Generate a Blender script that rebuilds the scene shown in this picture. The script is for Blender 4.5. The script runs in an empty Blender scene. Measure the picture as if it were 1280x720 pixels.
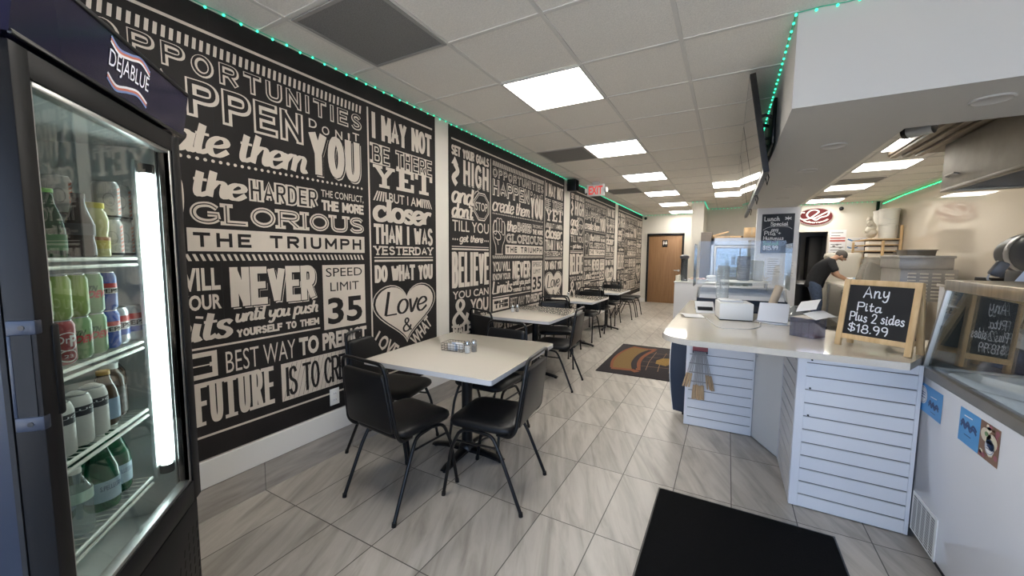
import bpy, bmesh, math, random
from mathutils import Vector, Matrix
random.seed(7)
PI = math.pi
SC = bpy.context.scene
COL = SC.collection

# ------------------------------------------------------------------ camera, world, exposure
cam_d = bpy.data.cameras.new('camera'); cam = bpy.data.objects.new('camera', cam_d); COL.objects.link(cam)
cam_d.sensor_width = 36.0; cam_d.lens = 484.33 / 1280 * 36; cam_d.clip_start = 0.02; cam_d.clip_end = 200
RR = ((0.8738318233818623, 0.48616195680054475, 0.008030952931956381),
      (0.04837137733211335, -0.07048452431048328, -0.9963393707405721),
      (-0.4838162402194911, 0.8710215172979794, -0.08510794385535055))
m3 = Matrix((RR[0], tuple(-v for v in RR[1]), tuple(-v for v in RR[2]))).transposed()
CAM_H = 1.424
cam.matrix_world = Matrix.Translation((0, 0, CAM_H)) @ m3.to_4x4()
SC.camera = cam
SC.view_settings.view_transform = 'Standard'
try: SC.view_settings.look = 'None'
except Exception: pass
SC.view_settings.gamma = 1.0; SC.view_settings.use_curve_mapping = False
SC.view_settings.exposure = 0.15
PANEL_LIGHT = 18.0      # radiance of the ceiling light panels
SKY_LIGHT = 4.6
SKY_COLOR = (0.50, 0.67, 1.0)
w = bpy.data.worlds.new('world'); SC.world = w; w.use_nodes = True
bgn = w.node_tree.nodes['Background']; bgn.inputs[0].default_value = (*SKY_COLOR, 1); bgn.inputs[1].default_value = SKY_LIGHT
SC.cycles.use_denoising = True
SC.cycles.max_bounces = 8; SC.cycles.diffuse_bounces = 4; SC.cycles.glossy_bounces = 4
SC.cycles.transparent_max_bounces = 24; SC.cycles.sample_clamp_indirect = 6.0
SC.cycles.caustics_reflective = False; SC.cycles.caustics_refractive = False
sun_d = bpy.data.lights.new('sun', 'SUN'); sun_d.energy = 55.0; sun_d.angle = 0.01; sun_d.color = (1.0, 0.93, 0.82)
sun_o = bpy.data.objects.new('sun', sun_d); COL.objects.link(sun_o); sun_o.rotation_euler = (math.radians(-42), 0, 0)   # added high behind the building: lights only the pavement, whose bounce lifts the ceiling
def portal(name, loc, rot, sx, sy):
    l = bpy.data.lights.new(name, 'AREA'); l.shape = 'RECTANGLE'; l.size = sx; l.size_y = sy; l.cycles.is_portal = True
    o = bpy.data.objects.new(name, l); o.location = loc; o.rotation_euler = rot; COL.objects.link(o)
portal('storefront_daylight', (0.45, -1.86, 1.25), (math.radians(90), 0, 0), 5.2, 2.3)

# ------------------------------------------------------------------ materials
MATS = {}
def principled(name):
    m = bpy.data.materials.new(name); m.use_nodes = True
    nt = m.node_tree; return m, nt, nt.nodes['Principled BSDF']
def mat(name, color, rough=0.5, metal=0.0, spec=0.5, emit=None, estr=0.0, noise=0.0, nscale=20.0, bump=0.0, bscale=200.0, trans=0.0, coat=0.0, ior=1.45, stretch=None):
    if name in MATS: return MATS[name]
    m, nt, b = principled(name)
    b.inputs['Base Color'].default_value = (*color, 1); b.inputs['Roughness'].default_value = rough
    b.inputs['Metallic'].default_value = metal; b.inputs['Specular IOR Level'].default_value = spec
    b.inputs['Transmission Weight'].default_value = trans; b.inputs['Coat Weight'].default_value = coat; b.inputs['IOR'].default_value = ior
    if emit: b.inputs['Emission Color'].default_value = (*emit, 1); b.inputs['Emission Strength'].default_value = estr
    tc = nt.nodes.new('ShaderNodeTexCoord'); src = tc.outputs['Object']
    if stretch:
        mp = nt.nodes.new('ShaderNodeMapping'); mp.inputs['Scale'].default_value = stretch
        nt.links.new(src, mp.inputs[0]); src = mp.outputs[0]
    if noise:
        n = nt.nodes.new('ShaderNodeTexNoise'); n.inputs['Scale'].default_value = nscale; n.inputs['Detail'].default_value = 4
        nt.links.new(src, n.inputs['Vector'])
        mr = nt.nodes.new('ShaderNodeMapRange'); mr.inputs[1].default_value = 0.25; mr.inputs[2].default_value = 0.75
        mr.inputs[3].default_value = 1 - noise; mr.inputs[4].default_value = 1 + noise
        nt.links.new(n.outputs[0], mr.inputs[0])
        mx = nt.nodes.new('ShaderNodeVectorMath'); mx.operation = 'SCALE'; mx.inputs[0].default_value = color
        nt.links.new(mr.outputs[0], mx.inputs['Scale']); nt.links.new(mx.outputs[0], b.inputs['Base Color'])
    if bump:
        n2 = nt.nodes.new('ShaderNodeTexNoise'); n2.inputs['Scale'].default_value = bscale; n2.inputs['Detail'].default_value = 3
        nt.links.new(src, n2.inputs['Vector'])
        bp = nt.nodes.new('ShaderNodeBump'); bp.inputs['Strength'].default_value = bump; bp.inputs['Distance'].default_value = 0.004
        nt.links.new(n2.outputs[0], bp.inputs['Height']); nt.links.new(bp.outputs[0], b.inputs['Normal'])
    MATS[name] = m; return m
def glass(name, tint=(0.97, 0.99, 0.98), ior=1.5, rough=0.0, boost=0.0, haze=0.0, hazecol=(0.8, 0.85, 0.85)):
    if name in MATS: return MATS[name]
    m = bpy.data.materials.new(name); m.use_nodes = True; nt = m.node_tree; nt.nodes.clear()
    out = nt.nodes.new('ShaderNodeOutputMaterial'); tr = nt.nodes.new('ShaderNodeBsdfTransparent'); gl = nt.nodes.new('ShaderNodeBsdfGlossy')
    lw = nt.nodes.new('ShaderNodeLayerWeight'); mx = nt.nodes.new('ShaderNodeMixShader'); lw.inputs[0].default_value = 0.5
    tr.inputs[0].default_value = (*tint, 1); gl.inputs['Roughness'].default_value = rough
    f0 = ((ior - 1) / (ior + 1)) ** 2 + boost          # Schlick reflectance of a thin pane, the same from both sides
    pw = nt.nodes.new('ShaderNodeMath'); pw.operation = 'POWER'; pw.inputs[1].default_value = 5.0; nt.links.new(lw.outputs['Facing'], pw.inputs[0])
    ad = nt.nodes.new('ShaderNodeMath'); ad.operation = 'MULTIPLY_ADD'; ad.use_clamp = True; ad.inputs[1].default_value = 1 - f0; ad.inputs[2].default_value = f0
    nt.links.new(pw.outputs[0], ad.inputs[0]); nt.links.new(ad.outputs[0], mx.inputs[0])
    nt.links.new(tr.outputs[0], mx.inputs[1]); nt.links.new(gl.outputs[0], mx.inputs[2])
    last = mx
    if haze:
        df = nt.nodes.new('ShaderNodeBsdfDiffuse'); df.inputs[0].default_value = (*hazecol, 1)
        m2 = nt.nodes.new('ShaderNodeMixShader'); m2.inputs[0].default_value = haze
        nt.links.new(mx.outputs[0], m2.inputs[1]); nt.links.new(df.outputs[0], m2.inputs[2]); last = m2
    nt.links.new(last.outputs[0], out.inputs[0]); MATS[name] = m; return m
def glow(name, col, s):
    if name in MATS: return MATS[name]
    m = bpy.data.materials.new(name); m.use_nodes = True; nt = m.node_tree; nt.nodes.clear()
    out = nt.nodes.new('ShaderNodeOutputMaterial'); e = nt.nodes.new('ShaderNodeEmission')
    e.inputs[0].default_value = (*col, 1); e.inputs[1].default_value = s; nt.links.new(e.outputs[0], out.inputs[0]); MATS[name] = m; return m

def floor_material():
    m, nt, b = principled('floor_tiles'); N = nt.nodes; L = nt.links
    tc = N.new('ShaderNodeTexCoord'); sp = N.new('ShaderNodeSeparateXYZ'); L.new(tc.outputs['Object'], sp.inputs[0])
    def mth(op, a, v=None):
        n = N.new('ShaderNodeMath'); n.operation = op
        L.new(a, n.inputs[0])
        if v is not None:
            if isinstance(v, (int, float)): n.inputs[1].default_value = v
            else: L.new(v, n.inputs[1])
        return n.outputs[0]
    u = mth('DIVIDE', mth('SUBTRACT', sp.outputs[0], -2.3793), 0.3079)
    v = mth('DIVIDE', mth('SUBTRACT', sp.outputs[1], 1.2272), 0.6237)
    fu = mth('FLOOR', u); fv = mth('FLOOR', v)
    ru = mth('SUBTRACT', u, fu); rv = mth('SUBTRACT', v, fv)
    # distance to joints in metres
    def edge(r, s):
        a = mth('MINIMUM', r, mth('SUBTRACT', mth('MULTIPLY', r, 0.0), -1.0))
        one = N.new('ShaderNodeMath'); one.operation = 'SUBTRACT'; one.inputs[0].default_value = 1.0; L.new(r, one.inputs[1])
        return mth('MULTIPLY', mth('MINIMUM', r, one.outputs[0]), s)
    d = mth('MINIMUM', edge(ru, 0.3079), edge(rv, 0.6237))
    joint = mth('LESS_THAN', d, 0.0026)
    cid = N.new('ShaderNodeCombineXYZ'); L.new(fu, cid.inputs[0]); L.new(fv, cid.inputs[1])
    wn = N.new('ShaderNodeTexWhiteNoise'); wn.noise_dimensions = '3D'; L.new(cid.outputs[0], wn.inputs['Vector'])
    # streaks along the tile, tilted a little, shifted per tile
    off = N.new('ShaderNodeVectorMath'); off.operation = 'SCALE'; off.inputs['Scale'].default_value = 20.0; L.new(wn.outputs['Color'], off.inputs[0])
    mp = N.new('ShaderNodeMapping'); mp.inputs['Rotation'].default_value = (0, 0, math.radians(-24)); L.new(tc.outputs['Object'], mp.inputs[0])
    mp2 = N.new('ShaderNodeMapping'); mp2.inputs['Scale'].default_value = (11.0, 1.3, 1.0); L.new(mp.outputs[0], mp2.inputs[0])
    av = N.new('ShaderNodeVectorMath'); av.operation = 'ADD'; L.new(mp2.outputs[0], av.inputs[0]); L.new(off.outputs[0], av.inputs[1])
    n1 = N.new('ShaderNodeTexNoise'); n1.inputs['Scale'].default_value = 1.2; n1.inputs['Detail'].default_value = 6; n1.inputs['Roughness'].default_value = 0.6; n1.inputs['Distortion'].default_value = 0.7
    L.new(av.outputs[0], n1.inputs['Vector'])
    cr = N.new('ShaderNodeValToRGB'); L.new(n1.outputs[0], cr.inputs[0])
    el = cr.color_ramp.elements
    el[0].position = 0.30; el[0].color = (0.29, 0.262, 0.228, 1); el[1].position = 0.72; el[1].color = (0.53, 0.492, 0.44, 1)
    e = el.new(0.47); e.color = (0.415, 0.38, 0.333, 1)
    e = el.new(0.56); e.color = (0.47, 0.433, 0.385, 1)
    val = N.new('ShaderNodeMapRange'); val.inputs[3].default_value = 0.90; val.inputs[4].default_value = 1.08; L.new(wn.outputs['Value'], val.inputs[0])
    sc = N.new('ShaderNodeVectorMath'); sc.operation = 'SCALE'; L.new(cr.outputs[0], sc.inputs[0]); L.new(val.outputs[0], sc.inputs['Scale'])
    mx = N.new('ShaderNodeMix'); mx.data_type = 'RGBA'; L.new(joint, mx.inputs[0]); L.new(sc.outputs[0], mx.inputs[6]); mx.inputs[7].default_value = (0.085, 0.075, 0.065, 1)
    L.new(mx.outputs[2], b.inputs['Base Color'])
    b.inputs['Specular IOR Level'].default_value = 0.5
    rg = N.new('ShaderNodeMapRange'); rg.inputs[3].default_value = 0.30; rg.inputs[4].default_value = 0.42; L.new(n1.outputs[0], rg.inputs[0]); L.new(rg.outputs[0], b.inputs['Roughness'])
    bp = N.new('ShaderNodeBump'); bp.inputs['Strength'].default_value = 0.5; bp.inputs['Distance'].default_value = 0.002; bp.invert = True
    L.new(joint, bp.inputs['Height']); L.new(bp.outputs[0], b.inputs['Normal'])
    return m
def wood_material(name, c1, c2, scale=(14, 14, 1.2), rough=0.45):
    if name in MATS: return MATS[name]
    m, nt, b = principled(name); N = nt.nodes; L = nt.links
    tc = N.new('ShaderNodeTexCoord'); mp = N.new('ShaderNodeMapping'); mp.inputs['Scale'].default_value = scale; L.new(tc.outputs['Object'], mp.inputs[0])
    n = N.new('ShaderNodeTexNoise'); n.inputs['Scale'].default_value = 2.2; n.inputs['Detail'].default_value = 6; n.inputs['Distortion'].default_value = 0.5; L.new(mp.outputs[0], n.inputs['Vector'])
    cr = N.new('ShaderNodeValToRGB'); cr.color_ramp.elements[0].position = 0.3; cr.color_ramp.elements[0].color = (*c1, 1); cr.color_ramp.elements[1].position = 0.7; cr.color_ramp.elements[1].color = (*c2, 1)
    L.new(n.outputs[0], cr.inputs[0]); L.new(cr.outputs[0], b.inputs['Base Color']); b.inputs['Roughness'].default_value = rough
    MATS[name] = m; return m

M_wall = mat('wall_paint', (0.72, 0.68, 0.605), 0.6, noise=0.02, nscale=6)
M_wall_gloss = mat('gloss_wall_panel', (0.57, 0.50, 0.405), 0.045, spec=1.0)
M_soffit = mat('soffit_paint', (0.61, 0.595, 0.57), 0.6)
M_ceil = mat('ceiling_tile', (0.86, 0.83, 0.775), 0.9, noise=0.10, nscale=140, bump=0.5, bscale=170)
M_grid = mat('ceiling_grid', (0.72, 0.70, 0.66), 0.6)
M_vent = mat('vent_mesh', (0.20, 0.20, 0.20), 0.7, noise=0.35, nscale=220)
M_vent_frame = mat('vent_frame', (0.34, 0.33, 0.32), 0.6)
M_panel = glow('light_panel', (1.0, 0.955, 0.88), PANEL_LIGHT)
M_floor = floor_material()
M_base = mat('white_trim', (0.78, 0.765, 0.74), 0.5)
M_tilebase = mat('tile_base', (0.40, 0.37, 0.335), 0.35, noise=0.22, nscale=4, stretch=(1, 1.2, 9))
M_mural = mat('mural_black', (0.020, 0.0175, 0.017), 0.6, spec=0.22, noise=0.35, nscale=3.0)
M_letter = mat('mural_letter', (0.60, 0.53, 0.455), 0.6, noise=0.10, nscale=3.0)
M_black = mat('black_metal', (0.005, 0.005, 0.006), 0.28, spec=0.45)
M_vinyl = mat('black_vinyl', (0.0065, 0.0065, 0.0075), 0.40, spec=0.38, bump=0.12, bscale=260)
M_table = mat('table_laminate', (0.58, 0.535, 0.465), 0.07, spec=0.75, noise=0.04, nscale=160)
M_table_edge = mat('table_edge', (0.66, 0.66, 0.67), 0.35)
M_white = mat('white_melamine', (0.76, 0.765, 0.79), 0.35)
M_white2 = mat('white_plastic', (0.82, 0.82, 0.80), 0.4)
M_groove = mat('slat_groove', (0.10, 0.095, 0.10), 0.5)
M_alu = mat('aluminium', (0.62, 0.62, 0.62), 0.35, metal=1.0)
M_steel = mat('stainless', (0.50, 0.48, 0.45), 0.30, metal=1.0, noise=0.12, nscale=6, stretch=(1, 1, 12))
M_steel_dk = mat('dull_steel', (0.30, 0.275, 0.24), 0.48, metal=0.85, noise=0.15, nscale=5)
M_galv = mat('grey_steel', (0.40, 0.385, 0.36), 0.45, metal=0.6, noise=0.08, nscale=8)
M_chrome = mat('chrome', (0.8, 0.8, 0.8), 0.12, metal=1.0)
M_counter = mat('quartz', (0.66, 0.61, 0.53), 0.06, spec=0.8, noise=0.03, nscale=120)
M_navy = mat('navy_laminate', (0.016, 0.026, 0.050), 0.35)
M_door = wood_material('door_wood', (0.27, 0.145, 0.066), (0.36, 0.20, 0.098), (26, 26, 1.1))
M_pine = wood_material('pine', (0.55, 0.36, 0.17), (0.70, 0.50, 0.27), (18, 18, 2.0))
M_card = wood_material('cardboard', (0.42, 0.28, 0.15), (0.54, 0.38, 0.22), (6, 6, 6), 0.8)
M_dark = mat('dark_void', (0.010, 0.010, 0.011), 0.7)
M_fridge = mat('cooler_black', (0.008, 0.008, 0.009), 0.42, spec=0.22)
M_fridge_side = mat('cooler_side_daylit', (0.025, 0.034, 0.058), 0.34, spec=0.45)  # bluish colour stands in for daylight reflected on the black cooler
M_canopy = mat('canopy_face', (0.018, 0.017, 0.038), 0.12, spec=0.35)
M_inner = mat('cooler_liner', (0.78, 0.82, 0.82), 0.4)
M_wire = mat('white_wire', (0.80, 0.82, 0.76), 0.35)
M_tube = glow('cooler_tube', (0.86, 1.0, 0.98), 15.0)
M_led = glow('green_led', (0.06, 1.0, 0.55), 2.0)
M_ledw = mat('led_cord', (0.10, 0.42, 0.30), 0.5, emit=(0.02, 0.6, 0.35), estr=0.05)
M_led2 = glow('green_led_strip', (0.05, 1.0, 0.25), 1.5)
M_glass = glass('cooler_glass', (0.93, 0.97, 0.96), 1.55, boost=0.06)
M_glass2 = glass('case_glass', (0.93, 0.96, 0.955), 1.5, boost=0.10)
M_tint = glass('tinted_rear', (0.16, 0.18, 0.18), 1.5, boost=0.05)
M_acry = glass('clear_acrylic', (0.95, 0.965, 0.97), 1.45, boost=0.0, haze=0.02)
M_smoke = glass('smoky_acrylic', (0.72, 0.74, 0.82), 1.5, boost=0.03, haze=0.05, hazecol=(0.35, 0.37, 0.45))
M_film = glass('plastic_film', (0.80, 0.78, 0.74), 1.45, rough=0.25, boost=0.03, haze=0.45, hazecol=(0.34, 0.32, 0.285))
M_paper = mat('paper', (0.83, 0.83, 0.84), 0.7)
M_chalk = mat('chalk', (0.80, 0.82, 0.85), 0.8)
M_board = mat('chalkboard', (0.010, 0.010, 0.012), 0.5)
M_board2 = mat('slate_board', (0.016, 0.022, 0.034), 0.45)
M_mat = mat('black_mat', (0.0055, 0.0055, 0.006), 0.95, spec=0.12, noise=0.5, nscale=240, bump=0.8, bscale=320)
M_rug = mat('dark_rug', (0.022, 0.017, 0.019), 0.95, noise=0.3, nscale=160)
M_red = mat('sign_red', (0.10, 0.012, 0.014), 0.5, spec=0.2)
M_signw = mat('sign_white', (0.80, 0.76, 0.70), 0.5)
M_exit = mat('exit_red', (0.55, 0.08, 0.07), 0.5, emit=(1, 0.12, 0.10), estr=0.5)

# ------------------------------------------------------------------ mesh builder
class MB:
    def __init__(self): self.v = []; self.f = []; self.fm = []; self.mats = []
    def mi(self, m):
        if m not in self.mats: self.mats.append(m)
        return self.mats.index(m)
    def add(self, vs, fs, m, M=None):
        o = len(self.v); i = self.mi(m)
        for p in vs:
            p = Vector(p)
            if M is not None: p = M @ p
            self.v.append(p)
        for f in fs: self.f.append([o + k for k in f]); self.fm.append(i)
        return self
    def merge_bm(self, bm, m, M=None):
        bm.verts.index_update()
        self.add([v.co.copy() for v in bm.verts], [[v.index for v in f.verts] for f in bm.faces], m, M); bm.free(); return self
    def box(self, lo, hi, m, bev=0.0, M=None, seg=2):
        lo = Vector(lo); hi = Vector(hi)
        bm = bmesh.new(); r = bmesh.ops.create_cube(bm, size=1.0)
        for v in bm.verts: v.co = Vector(((lo[k] + hi[k]) / 2 + v.co[k] * (hi[k] - lo[k]) for k in range(3)))
        if bev:
            bev = min(bev, 0.49 * min(abs(hi[k] - lo[k]) for k in range(3)))
            bmesh.ops.bevel(bm, geom=bm.edges[:], offset=bev, segments=seg, affect='EDGES', profile=0.5)
        return self.merge_bm(bm, m, M)
    def cyl(self, p0, p1, r, m, seg=16, r2=None, M=None, caps=True):
        p0 = Vector(p0); p1 = Vector(p1); r2 = r if r2 is None else r2
        d = (p1 - p0).normalized(); a = d.orthogonal().normalized(); b = d.cross(a)
        vs = []; fs = []
        for p, rr in ((p0, r), (p1, r2)):
            for k in range(seg): t = 2 * PI * k / seg; vs.append(p + a * (rr * math.cos(t)) + b * (rr * math.sin(t)))
        for k in range(seg): fs.append([k, (k + 1) % seg, seg + (k + 1) % seg, seg + k])
        if caps: fs.append(list(range(seg))[::-1]); fs.append(list(range(seg, 2 * seg)))
        return self.add(vs, fs, m, M)
    def lathe(self, prof, c, m, seg=24, M=None, axis='z', sx=1.0, sy=1.0, caps=True):
        c = Vector(c); vs = []; fs = []; n = len(prof)
        for (r, z) in prof:
            for k in range(seg):
                t = 2 * PI * k / seg; x = r * math.cos(t) * sx; y = r * math.sin(t) * sy
                if axis == 'z': vs.append(c + Vector((x, y, z)))
                elif axis == 'y': vs.append(c + Vector((x, z, y)))
                else: vs.append(c + Vector((z, x, y)))
        for j in range(n - 1):
            for k in range(seg): fs.append([j * seg + k, j * seg + (k + 1) % seg, (j + 1) * seg + (k + 1) % seg, (j + 1) * seg + k])
        if caps:
            if prof[0][0] > 1e-6: fs.append(list(range(seg))[::-1])
            if prof[-1][0] > 1e-6: fs.append(list(range((n - 1) * seg, n * seg)))
        return self.add(vs, fs, m, M)
    def tube(self, pts, r, m, seg=8, closed=False, M=None):
        pts = [Vector(p) for p in pts]; n = len(pts); vs = []; fs = []
        rr = r if isinstance(r, (list, tuple)) else [r] * n
        prev = None
        for i, p in enumerate(pts):
            if closed: d = pts[(i + 1) % n] - pts[i - 1]
            elif i == 0: d = pts[1] - p
            elif i == n - 1: d = p - pts[i - 1]
            else: d = (pts[i + 1] - p).normalized() + (p - pts[i - 1]).normalized()
            if d.length < 1e-9: d = Vector((0, 0, 1))
            d.normalize()
            if prev is None: a = d.orthogonal().normalized()
            else:
                a = prev - d * prev.dot(d)
                a = a.normalized() if a.length > 1e-6 else d.orthogonal().normalized()
            prev = a; b = d.cross(a)
            for k in range(seg): t = 2 * PI * k / seg; vs.append(p + a * (rr[i] * math.cos(t)) + b * (rr[i] * math.sin(t)))
        for i in range(n if closed else n - 1):
            j = (i + 1) % n
            for k in range(seg): fs.append([i * seg + k, i * seg + (k + 1) % seg, j * seg + (k + 1) % seg, j * seg + k])
        if not closed: fs.append(list(range(seg))[::-1]); fs.append(list(range((n - 1) * seg, n * seg)))
        return self.add(vs, fs, m, M)
    def prism(self, poly, a0, a1, m, plane='xy', M=None):
        def P(u, v, t): return {'xy': (u, v, t), 'xz': (u, t, v), 'yz': (t, u, v)}[plane]
        n = len(poly); vs = [P(u, v, a0) for u, v in poly] + [P(u, v, a1) for u, v in poly]
        fs = [list(range(n))[::-1], list(range(n, 2 * n))] + [[k, (k + 1) % n, n + (k + 1) % n, n + k] for k in range(n)]
        return self.add(vs, fs, m, M)
    def sphere(self, c, r, m, seg=16, rings=10, M=None):
        r = r if isinstance(r, (tuple, list)) else (r, r, r)
        vs = []; fs = []
        for j in range(rings + 1):
            ph = PI * j / rings
            for k in range(seg): t = 2 * PI * k / seg; vs.append((c[0] + r[0] * math.sin(ph) * math.cos(t), c[1] + r[1] * math.sin(ph) * math.sin(t), c[2] + r[2] * math.cos(ph)))
        for j in range(rings):
            for k in range(seg): fs.append([j * seg + k, (j + 1) * seg + k, (j + 1) * seg + (k + 1) % seg, j * seg + (k + 1) % seg])
        return self.add(vs, fs, m, M)
    def build(self, name, parent=None, smooth=35, label=None, cat=None, group=None, kind=None, loc=None, rz=0.0):
        me = bpy.data.meshes.new(name); me.from_pydata([tuple(p) for p in self.v], [], self.f)
        for mm in self.mats: me.materials.append(mm)
        me.polygons.foreach_set('material_index', self.fm)
        bm = bmesh.new(); bm.from_mesh(me); bmesh.ops.remove_doubles(bm, verts=bm.verts, dist=1e-6); bmesh.ops.recalc_face_normals(bm, faces=bm.faces); bm.to_mesh(me); bm.free()
        if smooth:
            me.polygons.foreach_set('use_smooth', [True] * len(me.polygons)); me.set_sharp_from_angle(angle=math.radians(smooth))
        me.update()
        o = bpy.data.objects.new(name, me); COL.objects.link(o)
        if parent is not None: o.parent = parent
        if loc is not None: o.location = loc
        o.rotation_euler = (0, 0, rz)
        tag(o, label, cat, group, kind); return o
def tag(o, label=None, cat=None, group=None, kind=None):
    if label: o['label'] = label
    if cat: o['category'] = cat
    if group: o['group'] = group
    if kind: o['kind'] = kind
    return o
def thing(name, label, cat, loc=(0, 0, 0), rz=0.0, group=None):
    o = bpy.data.objects.new(name, None); COL.objects.link(o); o.location = loc; o.rotation_euler = (0, 0, rz); o.empty_display_size = 0.1
    return tag(o, label, cat, group)
def dup(root, loc, rz=None, label=None, group=None):
    r = root.copy(); COL.objects.link(r); r.location = loc
    if rz is not None: r.rotation_euler = (0, 0, rz)
    if label: r['label'] = label
    if group: r['group'] = group
    for ch in list(root.children):
        c = ch.copy(); COL.objects.link(c); c.parent = r
        for g in list(ch.children):
            d = g.copy(); COL.objects.link(d); d.parent = c
    return r
def struct(mb, name, smooth=0): return mb.build(name, smooth=smooth, kind='structure')

# ------------------------------------------------------------------ lettering
_tc = {}
def text_geo(s, off):
    k = (s, off)
    if k in _tc: return _tc[k]
    c = bpy.data.curves.new('t', 'FONT'); c.body = s; c.offset = off; c.resolution_u = 3; c.size = 1.0
    o = bpy.data.objects.new('t', c)
    COL.objects.link(o); dg = bpy.context.evaluated_depsgraph_get(); me = bpy.data.meshes.new_from_object(o.evaluated_get(dg))
    vs = [(v.co.x, v.co.y) for v in me.vertices]; fs = [list(p.vertices) for p in me.polygons]
    bpy.data.objects.remove(o); bpy.data.curves.remove(c); bpy.data.meshes.remove(me)
    x0 = min(v[0] for v in vs); x1 = max(v[0] for v in vs); y0 = min(v[1] for v in vs); y1 = max(v[1] for v in vs)
    vs = [((x - x0) / (x1 - x0), (y - y0) / (y1 - y0)) for x, y in vs]
    _tc[k] = (vs, fs, (x1 - x0) / (y1 - y0)); return _tc[k]
def text(mb, fmap, s, u0, u1, v0, v1, m, layer=1, off=0.03, shear=0.0):
    vs, fs, asp = text_geo(s, off)
    mb.add([fmap(u0 + (u1 - u0) * x + shear * (v1 - v0) * (y - 0.5), v0 + (v1 - v0) * y, layer) for x, y in vs], fs, m)
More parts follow.
